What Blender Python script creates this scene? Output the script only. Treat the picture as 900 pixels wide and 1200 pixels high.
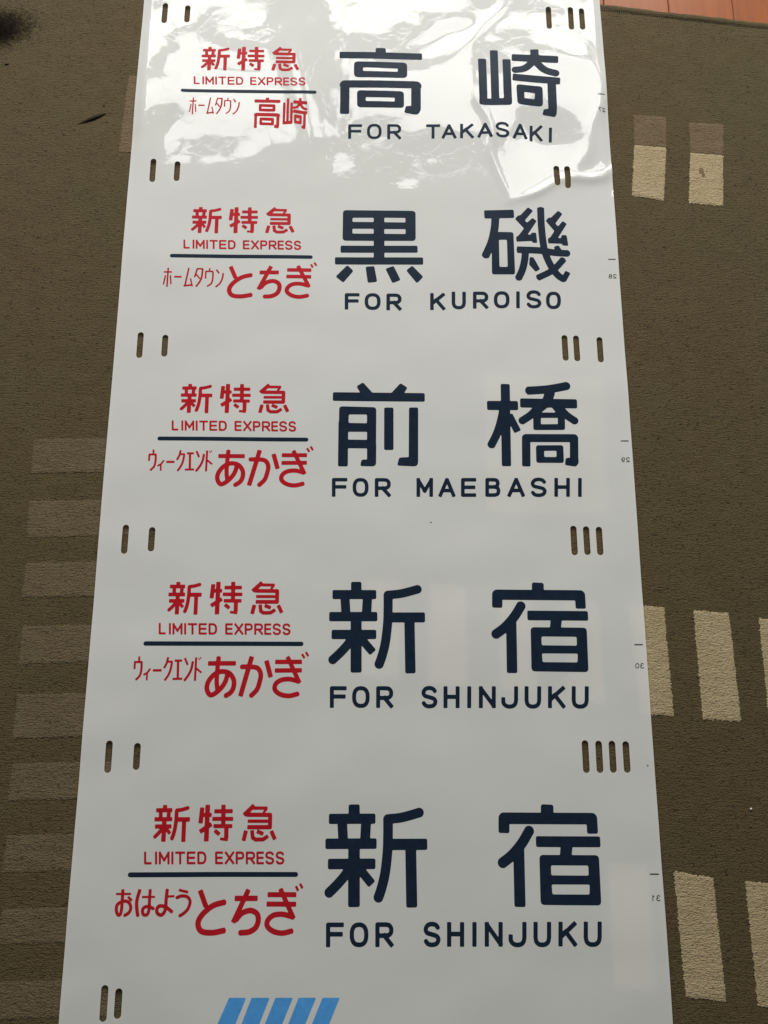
import bpy, math, random
import numpy as np

random.seed(7)
for o in list(bpy.data.objects):
    bpy.data.objects.remove(o)
SC = bpy.context.scene
COL = SC.collection

# ------------------------------------------------------------------ camera
cam_d = bpy.data.cameras.new('camera')
cam = bpy.data.objects.new('camera', cam_d)
COL.objects.link(cam)
cam_d.sensor_fit = 'VERTICAL'
cam_d.sensor_height = 36.0
cam_d.lens = 36.0 * 950.89 / 1200.0
cam_d.clip_start = 0.02
cam_d.clip_end = 60
cam.location = (0.35104, -0.47913, 1.03418)
cam.rotation_euler = (0.229528, -0.016746, 0.001454)
SC.camera = cam

# ------------------------------------------------------------------ world: dim, even room light
world = bpy.data.worlds.new('World')
SC.world = world
world.use_nodes = True
bg = world.node_tree.nodes['Background']
bg.inputs['Color'].default_value = (.84, .85, .83, 1)
bg.inputs['Strength'].default_value = 0.105
SC.view_settings.view_transform = 'Standard'
SC.view_settings.look = 'None'
SC.view_settings.exposure = 0.0
SC.view_settings.gamma = 1.0
SC.view_settings.use_curve_mapping = False
SC.render.resolution_x, SC.render.resolution_y = 768, 1024

# ------------------------------------------------------------------ the window across the room: four panes of daylight
def pane(name, x0, x1, z0, z1, y=2.0, power=1.0):
    d = bpy.data.lights.new(name, 'AREA')
    d.shape = 'RECTANGLE'
    d.size = x1 - x0
    d.size_y = z1 - z0
    d.color = (1.0, 0.995, 0.955)
    d.energy = power * (x1 - x0) * (z1 - z0)
    o = bpy.data.objects.new(name, d)
    COL.objects.link(o)
    o.location = ((x0 + x1) / 2, y, (z0 + z1) / 2)
    o.rotation_euler = (math.radians(-90), 0, 0)
    return o
PW = 60.0
WINDOW_TOP = 2.77
for x0, x1 in ((-0.95, -0.08), (0.165, 1.60)):
    pane('window_pane_light', x0, x1, 0.85, 1.74, y=2.3, power=PW)
    pane('window_pane_light', x0, x1, 1.90, WINDOW_TOP, y=2.3, power=PW)

# ------------------------------------------------------------------ helpers
def tag(o, label=None, cat=None, group=None, kind=None):
    if label: o['label'] = label
    if cat: o['category'] = cat
    if group: o['group'] = group
    if kind: o['kind'] = kind
    return o

def empty(name, loc, label, cat, group=None):
    o = bpy.data.objects.new(name, None)
    o.empty_display_size = 0.05
    COL.objects.link(o)
    o.location = loc
    return tag(o, label, cat, group)

def mesh_obj(name, verts, faces, mat, parent=None, smooth=True):
    me = bpy.data.meshes.new(name)
    me.from_pydata(verts, [], faces)
    if smooth:
        me.polygons.foreach_set('use_smooth', [True] * len(me.polygons))
    me.update()
    if mat: me.materials.append(mat)
    o = bpy.data.objects.new(name, me)
    COL.objects.link(o)
    if parent: o.parent = parent
    return o

def hash2(ix, iy, seed):
    n = (ix.astype(np.int64) * 374761393 + iy.astype(np.int64) * 668265263 + seed * 1274126177) & 0xffffffff
    n = ((n ^ (n >> 13)) * 1274126177) & 0xffffffff
    return ((n ^ (n >> 16)) & 0xffff) / 65535.0

def gnoise(x, y, seed=0):
    """smooth gradient noise, about -1..1"""
    x = np.asarray(x, float); y = np.asarray(y, float)
    ix = np.floor(x); iy = np.floor(y)
    fx = x - ix; fy = y - iy
    ux = fx * fx * fx * (fx * (fx * 6 - 15) + 10)
    uy = fy * fy * fy * (fy * (fy * 6 - 15) + 10)
    def g(ax, ay):
        a = hash2(ix + ax, iy + ay, seed) * 2 * math.pi
        return np.cos(a) * (fx - ax) + np.sin(a) * (fy - ay)
    n0 = g(0, 0) * (1 - ux) + g(1, 0) * ux
    n1 = g(0, 1) * (1 - ux) + g(1, 1) * ux
    return (n0 * (1 - uy) + n1 * uy) * 1.45

def sstep(a, b, x):
    t = np.clip((x - a) / (b - a), 0, 1)
    return t * t * (3 - 2 * t)

# ------------------------------------------------------------------ the shape of the vinyl: flat, crumpled towards its far end
def crease(u, v, p, q, w, amp, fade=0.03):
    """soft ridge (amp > 0) or valley along the segment p-q"""
    px, py = p; qx, qy = q
    dx, dy = qx - px, qy - py
    L = math.hypot(dx, dy)
    t = ((u - px) * dx + (v - py) * dy) / L
    s = ((u - px) * dy - (v - py) * dx) / L
    along = sstep(-fade, fade, t) * (1 - sstep(L - fade, L + fade, t))
    return amp * along / (1 + (s / w) ** 2) ** 1.5

def dent(u, v, c, rx, ry, ang, amp):
    ca, sa = math.cos(ang), math.sin(ang)
    x = (u - c[0]) * ca + (v - c[1]) * sa
    y = -(u - c[0]) * sa + (v - c[1]) * ca
    return amp * np.exp(-(x / rx) ** 2 - (y / ry) ** 2)

def height(u, v):
    u = np.asarray(u, float); v = np.asarray(v, float)
    # slack in the film lying over the soft pile
    z = 0.0012 * gnoise(u * 3.2 + .3, v * 6.5, 1) + 0.00075 * gnoise(u * 9 + v * 3, v * 13 - u * 4, 6) + 0.00010 * gnoise(u * 22, v * 26, 7)
    # the borders curl up a little, unevenly
    curl = .6 + .5 * gnoise(v * 3.1, u * 0 + 2.2, 31)
    z = z + 0.0016 * curl * np.exp((u - .7) / .009) + 0.0013 * (.6 + .5 * gnoise(v * 2.7, u * 0 + 5.1, 32)) * np.exp(-u / .009)
    z = z - 0.00045 * np.exp(-((v - .205) / .03) ** 2) * sstep(.1, .3, u)
    top = sstep(.20, .34, v)
    z = z + top * 0.0022 * sstep(.24, .42, v) * (1 - .8 * sstep(.44, .64, v))
    # gentle waves that make the mirrored window wobble
    z = z + top * (0.00022 * gnoise(u * 12, v * 10, 2) + 0.00015 * gnoise(u * 30, v * 24, 3) + 0.000038 * gnoise(u * 75, v * 60, 4) + 0.000005 * gnoise(u * 170, v * 150, 5))
    # left border bends down past a soft fold
    z = z - 0.0040 * top * sstep(.016, -.004, u)
    z = z + dent(u, v, (.020, .385), .034, .085, -.10, .0040)
    z = z + dent(u, v, (.052, .335), .010, .030, -.10, -.0005)
    # creases and hollow by the last characters
    ws = u + .012 * gnoise(u * 14, v * 14, 12); wt = v + .012 * gnoise(u * 14, v * 14, 13)
    z = z + crease(ws, wt, (.505, .43), (.546, .232), .006, .0019, .04)
    z = z + dent(ws, wt, (.592, .345), .038, .070, .18, -.0046)
    z = z + crease(ws, wt, (.640, .26), (.705, .45), .012, .0024, .05)
    z = z + crease(ws, wt, (.560, .232), (.712, .285), .011, .0027, .04)
    z = z + dent(ws, wt, (.47, .505), .05, .018, .55, -.0014)
    z = z + crease(ws, wt, (.480, .475), (.545, .57), .010, .0014, .05)
    z = z + dent(ws, wt, (.635, .47), .05, .03, -.4, .0018)
    z = z - 0.0030 * top * sstep(.687, .703, u)
    z = z + crease(ws, wt, (.10, .46), (.19, .43), .006, -.00035, .02) + crease(ws, wt, (.24, .50), (.26, .30), .007, .00045, .03)
    return z

# ------------------------------------------------------------------ flat shapes by distance fields, cut along their outline
def fillet(pts, r0):
    out = []
    n = len(pts)
    for i in range(n):
        a = np.array(pts[i - 1][:2], float); b = np.array(pts[i][:2], float); c = np.array(pts[(i + 1) % n][:2], float)
        r = pts[i][2] if len(pts[i]) > 2 else r0
        la, lc = np.linalg.norm(a - b), np.linalg.norm(c - b)
        r = min(r, la * .48, lc * .48)
        p0 = b + (a - b) / la * r; p1 = b + (c - b) / lc * r
        for t in (0, .25, .5, .75, 1):
            out.append((1 - t) ** 2 * p0 + 2 * t * (1 - t) * b + t * t * p1)
    return np.array(out)

def sd_poly(X, Y, P):
    d = np.full(X.shape, 1e9); inside = np.zeros(X.shape, bool)
    n = len(P)
    for i in range(n):
        a = P[i - 1]; b = P[i]
        ex, ey = b - a
        L2 = ex * ex + ey * ey
        if L2 < 1e-12: continue
        wx = X - a[0]; wy = Y - a[1]
        t = np.clip((wx * ex + wy * ey) / L2, 0, 1)
        d = np.minimum(d, (wx - t * ex) ** 2 + (wy - t * ey) ** 2)
        if ey != 0:
            cond = (a[1] > Y) != (b[1] > Y)
            xi = a[0] + (Y - a[1]) / ey * ex
            inside ^= cond & (X < xi)
    d = np.sqrt(d)
    return np.where(inside, -d, d)

def sd_box(X, Y, a, b, w, r):
    a = np.array(a, float); b = np.array(b, float)
    L = np.linalg.norm(b - a)
    if L < 1e-9: return np.hypot(X - a[0], Y - a[1]) - w
    t = (b - a) / L; c = (a + b) / 2
    r = min(r, L / 2, w)
    x = np.abs((X - c[0]) * t[0] + (Y - c[1]) * t[1]) - (L / 2 - r)
    y = np.abs(-(X - c[0]) * t[1] + (Y - c[1]) * t[0]) - (w - r)
    return np.hypot(np.maximum(x, 0), np.maximum(y, 0)) + np.minimum(np.maximum(x, y), 0) - r

def catmull(P, n=7):
    P = [np.array(p[:2], float) for p in P]
    closed = np.linalg.norm(P[0] - P[-1]) < 1e-6
    if closed: Q = [P[-2]] + P + [P[1]]
    else: Q = [2 * P[0] - P[1]] + P + [2 * P[-1] - P[-2]]
    out = []
    for i in range(1, len(Q) - 2):
        p0, p1, p2, p3 = Q[i - 1], Q[i], Q[i + 1], Q[i + 2]
        for k in range(n):
            t = k / n
            out.append(.5 * ((2 * p1) + (-p0 + p2) * t + (2 * p0 - 5 * p1 + 4 * p2 - p3) * t * t + (-p0 + 3 * p1 - 3 * p2 + p3) * t ** 3))
    out.append(P[-1])
    return out

def field(items, X, Y):
    d = np.full(X.shape, 1e3)
    for t, w, pts in items:
        if t == 'S':
            for i in range(len(pts) - 1):
                d = np.minimum(d, sd_box(X, Y, pts[i][:2], pts[i + 1][:2], w, w * .34))
            for q in pts[1:-1]:
                d = np.minimum(d, np.hypot(X - q[0], Y - q[1]) - w)
        elif t == 'C':
            c = catmull(pts)
            for i in range(1, len(c) - 1):
                d = np.minimum(d, np.hypot(X - c[i][0], Y - c[i][1]) - w)
            for i in range(len(c) - 1):
                d = np.minimum(d, sd_box(X, Y, c[i], c[i + 1], w, w * .3))
        elif t == 'D':
            d = np.minimum(d, np.hypot(X - pts[0][0], Y - pts[0][1]) - w)
        elif t == 'P':
            d = np.minimum(d, sd_poly(X, Y, fillet(pts, w)))
    for t, w, pts in items:
        if t == 'H':
            d = np.maximum(d, -sd_poly(X, Y, fillet(pts, w)))
    return d

def cut_grid(xs, ys, D):
    """mesh of the region D < 0 on the grid lines xs, ys; the border follows the zero line"""
    nx, ny = len(xs), len(ys)
    ins = D < 0
    verts = []; faces = []
    vid = -np.ones(D.shape, int)
    q = ins[:-1, :-1].astype(int) + ins[1:, :-1] + ins[:-1, 1:] + ins[1:, 1:]
    need = np.zeros(D.shape, bool)
    act = q > 0
    for dj in (0, 1):
        for di in (0, 1):
            need[dj:ny - 1 + dj, di:nx - 1 + di] |= act
    need &= ins
    jj, ii = np.nonzero(need)
    vid[jj, ii] = np.arange(len(jj))
    verts = [(xs[i], ys[j]) for j, i in zip(jj, ii)]
    J, I = np.nonzero(q == 4)
    full = np.stack([vid[J, I], vid[J, I + 1], vid[J + 1, I + 1], vid[J + 1, I]], 1).tolist()
    cross = {}
    def cv(j0, i0, j1, i1):
        k = (j0, i0, j1, i1) if (j0, i0) < (j1, i1) else (j1, i1, j0, i0)
        if k not in cross:
            a, b = D[k[0], k[1]], D[k[2], k[3]]
            t = min(max(a / (a - b), .02), .98)
            cross[k] = len(verts)
            verts.append((xs[k[1]] + t * (xs[k[3]] - xs[k[1]]), ys[k[0]] + t * (ys[k[2]] - ys[k[0]])))
        return cross[k]
    J, I = np.nonzero((q > 0) & (q < 4))
    for j, i in zip(J.tolist(), I.tolist()):
        cs = [(j, i), (j, i + 1), (j + 1, i + 1), (j + 1, i)]
        f = []
        for k in range(4):
            a = cs[k]; b = cs[(k + 1) % 4]
            if ins[a]: f.append(int(vid[a]))
            if ins[a] != ins[b]: f.append(cv(*a, *b))
        if len(f) >= 3: faces.append(f)
    return verts, full + faces

def shape_mesh(items, cell, pad=1.0):
    """items in mm -> 2-D mesh in mm"""
    xs = []; ys = []
    for t, w, pts in items:
        if t == 'H': continue
        m = w if t in 'SCD' else 0
        for p in pts:
            xs += [p[0] - m, p[0] + m]; ys += [p[1] - m, p[1] + m]
    X = np.arange(min(xs) - pad - cell, max(xs) + pad + 2 * cell, cell)
    Y = np.arange(min(ys) - pad - cell, max(ys) + pad + 2 * cell, cell)
    XX, YY = np.meshgrid(X, Y)
    return cut_grid(X, Y, field(items, XX, YY))

# ------------------------------------------------------------------ materials
def new_mat(name):
    m = bpy.data.materials.new(name); m.use_nodes = True
    nt = m.node_tree
    b = nt.nodes['Principled BSDF']
    return m, nt, b

def N(nt, typ, **kw):
    n = nt.nodes.new(typ)
    for k, v in kw.items():
        if k.startswith('_'): setattr(n, k[1:], v)
        else: n.inputs[k.replace('__', ' ')].default_value = v
    return n

def rgba(c): return (*c, 1)

def noise(nt, vec, scale, detail=3, rough=.55, dist=0):
    n = N(nt, 'ShaderNodeTexNoise')
    n.inputs['Scale'].default_value = scale; n.inputs['Detail'].default_value = detail
    n.inputs['Roughness'].default_value = rough; n.inputs['Distortion'].default_value = dist
    nt.links.new(vec, n.inputs['Vector'])
    return n.outputs['Fac']

def ramp(nt, fac, a, b, ca=(0, 0, 0), cb=(1, 1, 1)):
    if a > b: a, b, ca, cb = b, a, cb, ca
    r = N(nt, 'ShaderNodeValToRGB')
    r.color_ramp.elements[0].position = a; r.color_ramp.elements[1].position = b
    r.color_ramp.elements[0].color = rgba(ca); r.color_ramp.elements[1].color = rgba(cb)
    nt.links.new(fac, r.inputs['Fac'])
    return r.outputs['Color']

def mapping(nt, scale=(1, 1, 1), rot=0):
    tc = N(nt, 'ShaderNodeTexCoord'); mp = N(nt, 'ShaderNodeMapping')
    mp.inputs['Scale'].default_value = scale; mp.inputs['Rotation'].default_value = (0, 0, rot)
    nt.links.new(tc.outputs['Object'], mp.inputs['Vector'])
    return mp.outputs['Vector']

def math_n(nt, op, a, b):
    m = N(nt, 'ShaderNodeMath', _operation=op)
    for k, x in enumerate((a, b)):
        if isinstance(x, (int, float)): m.inputs[k].default_value = x
        else: nt.links.new(x, m.inputs[k])
    return m.outputs[0]

def mixc(nt, fac, a, b, mode='MIX'):
    m = N(nt, 'ShaderNodeMix', _data_type='RGBA', _blend_type=mode)
    if isinstance(fac, (int, float)): m.inputs[0].default_value = fac
    else: nt.links.new(fac, m.inputs[0])
    for k, x in ((6, a), (7, b)):
        if isinstance(x, tuple): m.inputs[k].default_value = rgba(x)
        else: nt.links.new(x, m.inputs[k])
    return m.outputs[2]

def vinyl():
    m, nt, b = new_mat('white_vinyl')
    v = mapping(nt)
    c = mixc(nt, ramp(nt, noise(nt, v, 3.0, 3), .35, .7), (.865, .872, .853), (.838, .845, .822))
    c = mixc(nt, math_n(nt, 'MULTIPLY', ramp(nt, noise(nt, v, 55, 5, .7), .56, .8), .10), c, (.62, .61, .58))
    nt.links.new(c, b.inputs['Base Color'])
    b.inputs['Roughness'].default_value = .035
    r = ramp(nt, noise(nt, v, 14, 4), .3, .8, (.010, .010, .010), (.035, .035, .035))
    nt.links.new(r, b.inputs['Roughness'])
    b.inputs['IOR'].default_value = 1.385
    tr = N(nt, 'ShaderNodeBsdfTranslucent'); tr.inputs['Color'].default_value = (.86, .85, .80, 1)
    mx = N(nt, 'ShaderNodeMixShader'); mx.inputs[0].default_value = .50
    nt.links.new(b.outputs[0], mx.inputs[1]); nt.links.new(tr.outputs[0], mx.inputs[2])
    nt.links.new(mx.outputs[0], nt.nodes['Material Output'].inputs['Surface'])
    bp = N(nt, 'ShaderNodeBump'); bp.inputs['Strength'].default_value = .35; bp.inputs['Distance'].default_value = .00006
    # hair-thin stress lines of the crumpled far end
    sp = N(nt, 'ShaderNodeSeparateXYZ'); nt.links.new(v, sp.inputs[0])
    far = ramp(nt, sp.outputs['Y'], .49, .56)
    hl = None
    for sc_, wd, dd in ((7, .006, 2.2), (13, .009, 1.2)):
        n1 = noise(nt, v, sc_, 3, .55, dd)
        ln = ramp(nt, math_n(nt, 'ABSOLUTE', math_n(nt, 'SUBTRACT', n1, .5), 0), wd, 0)
        hl = ln if hl is None else math_n(nt, 'ADD', hl, ln)
    hh = math_n(nt, 'ADD', noise(nt, v, 160, 2), math_n(nt, 'MULTIPLY', math_n(nt, 'MULTIPLY', hl, far), 1.1))
    nt.links.new(hh, bp.inputs['Height'])
    nt.links.new(bp.outputs[0], b.inputs['Normal'])
    return m

def ink(name, col, rough=.38):
    m, nt, b = new_mat(name)
    v = mapping(nt)
    c2 = tuple(x * 1.25 + .002 for x in col)
    nt.links.new(mixc(nt, ramp(nt, noise(nt, v, 90, 4, .7), .35, .75), col, c2), b.inputs['Base Color'])
    b.inputs['Roughness'].default_value = rough
    b.inputs['IOR'].default_value = 1.4
    b.inputs['Specular IOR Level'].default_value = .05
    return m

ROT_C = -0.1187
def pile(name, base, alt, light, dark_col):
    """short looped pile: rows of tufts, a little fuzz, dark gaps between the rows"""
    m, nt, b = new_mat(name)
    v = mapping(nt, (1, 1, 1), -ROT_C)
    vr = mapping(nt, (75, 380, 1), -ROT_C)
    vt = mapping(nt, (1, 1.25, 1), -ROT_C)
    vo = N(nt, 'ShaderNodeTexVoronoi', _feature='F1'); vo.inputs['Scale'].default_value = 420; vo.inputs['Randomness'].default_value = .75
    nt.links.new(vt, vo.inputs['Vector'])
    rows = noise(nt, vr, 1.0, 3, .6, .4)
    vrow2 = mapping(nt, (300, 560, 1), -ROT_C)
    rows2 = noise(nt, vrow2, 1.0, 2, .6, .6)
    big = noise(nt, v, 4.5, 4, .6)
    mid = noise(nt, v, 38, 4, .65)
    fine = noise(nt, v, 700, 2, .6)
    c = mixc(nt, ramp(nt, big, .34, .68), base, alt)
    c = mixc(nt, math_n(nt, 'MULTIPLY', ramp(nt, mid, .42, .72), .35), c, light)
    c = mixc(nt, math_n(nt, 'MULTIPLY', ramp(nt, fine, .5, .8), .35), c, light)
    dk = math_n(nt, 'ADD', math_n(nt, 'MULTIPLY', ramp(nt, rows, .37, .22), .65), math_n(nt, 'MULTIPLY', ramp(nt, noise(nt, v, 230, 2, .6), .42, .28), .8))
    c = mixc(nt, dk, c, dark_col)  # darker colour in low rows and scattered dots; next line, between tufts
    c = mixc(nt, math_n(nt, 'MULTIPLY', ramp(nt, vo.outputs['Distance'], .42, .75), .25), c, dark_col)
    nt.links.new(c, b.inputs['Base Color'])
    b.inputs['Roughness'].default_value = .95
    b.inputs['Specular IOR Level'].default_value = .15
    b.inputs['Sheen Weight'].default_value = .05
    b.inputs['Sheen Roughness'].default_value = .5
    h = math_n(nt, 'MULTIPLY', vo.outputs['Distance'], -.5)
    h = math_n(nt, 'ADD', h, math_n(nt, 'MULTIPLY', rows, .8))
    h = math_n(nt, 'ADD', h, math_n(nt, 'MULTIPLY', rows2, .9))
    h = math_n(nt, 'ADD', h, math_n(nt, 'MULTIPLY', mid, .8))
    bp = N(nt, 'ShaderNodeBump'); bp.inputs['Strength'].default_value = .8; bp.inputs['Distance'].default_value = .0016
    nt.links.new(h, bp.inputs['Height']); nt.links.new(bp.outputs[0], b.inputs['Normal'])
    return m

def wood():
    m, nt, b = new_mat('varnished_plank_wood')
    oi = N(nt, 'ShaderNodeObjectInfo')
    tc = N(nt, 'ShaderNodeTexCoord'); mp = N(nt, 'ShaderNodeMapping'); mp.inputs['Scale'].default_value = (26, 1.6, 1)
    ad = N(nt, 'ShaderNodeVectorMath', _operation='ADD')
    nt.links.new(tc.outputs['Object'], ad.inputs[0])
    cx = N(nt, 'ShaderNodeCombineXYZ'); nt.links.new(math_n(nt, 'MULTIPLY', oi.outputs['Random'], 37.0), cx.inputs[1])
    nt.links.new(cx.outputs[0], ad.inputs[1]); nt.links.new(ad.outputs[0], mp.inputs['Vector'])
    g = noise(nt, mp.outputs[0], 2.2, 6, .65, 1.2)
    c = mixc(nt, ramp(nt, g, .3, .72), (.25, .078, .022), (.17, .047, .014))
    c = mixc(nt, math_n(nt, 'MULTIPLY', oi.outputs['Random'], .5), c, (.22, .062, .02))
    nt.links.new(c, b.inputs['Base Color'])
    b.inputs['Roughness'].default_value = .42
    b.inputs['Specular IOR Level'].default_value = .10
    b.inputs['Coat Weight'].default_value = .03; b.inputs['Coat Roughness'].default_value = .15
    bp = N(nt, 'ShaderNodeBump'); bp.inputs['Strength'].default_value = .3; bp.inputs['Distance'].default_value = .0004
    nt.links.new(g, bp.inputs['Height']); nt.links.new(bp.outputs[0], b.inputs['Normal'])
    return m

def plain(name, col, rough=.7):
    m, nt, b = new_mat(name)
    v = mapping(nt)
    nt.links.new(mixc(nt, ramp(nt, noise(nt, v, 300, 3), .3, .7), col, tuple(x * .6 for x in col)), b.inputs['Base Color'])
    b.inputs['Roughness'].default_value = rough
    b.inputs['Specular IOR Level'].default_value = .1
    return m

M = {
    'vinyl': vinyl(),
    'navy': ink('navy_ink', (.0065, .0125, .024)),
    'red': ink('red_ink', (.275, .007, .012)),
    'blue': ink('blue_ink', (.05, .20, .44)),
    'grey': ink('faint_black_ink', (.035, .035, .037), .2),
    'pile': pile('olive_brown_pile', (0.0638, 0.0487, 0.0210), (0.0672, 0.0458, 0.0206), (0.0890, 0.0689, 0.0336), (0.0176, 0.0118, 0.0050)),
    'cream': pile('cream_pile', (0.2864, 0.2269, 0.1339), (0.2604, 0.2046, 0.1153), (0.3422, 0.2827, 0.1860), (0.1265, 0.0893, 0.0409)),
    'tan': pile('tan_pile', (0.1134, 0.0792, 0.0450), (0.1044, 0.0729, 0.0405), (0.1440, 0.1062, 0.0639), (0.0414, 0.0270, 0.0126)),
    'beige': pile('beige_pile', (.19, .148, .088), (.17, .13, .076), (.23, .18, .11), (.07, .05, .024)),
    'faint': pile('faint_tan_pile', (.098, .073, .040), (.090, .066, .036), (.128, .098, .058), (.034, .023, .011)),
    'wood': wood(),
    'subfloor': plain('dark_subfloor', (.05, .03, .02)),
    'stitch': plain('dark_stitch_thread', (.02, .016, .011), .9),
    'char': plain('charred_brown_splinter', (.022, .014, .010), .8),
    'strand': plain('dark_strand_fibre', (.016, .012, .008), .9),
    'crumb': plain('brown_crumb', (.05, .035, .02), .8),
    'stain': plain('dried_brown_stain', (.17, .115, .06), .9),
    'pale': plain('pale_lint', (.6, .56, .48), .8),
}

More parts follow.
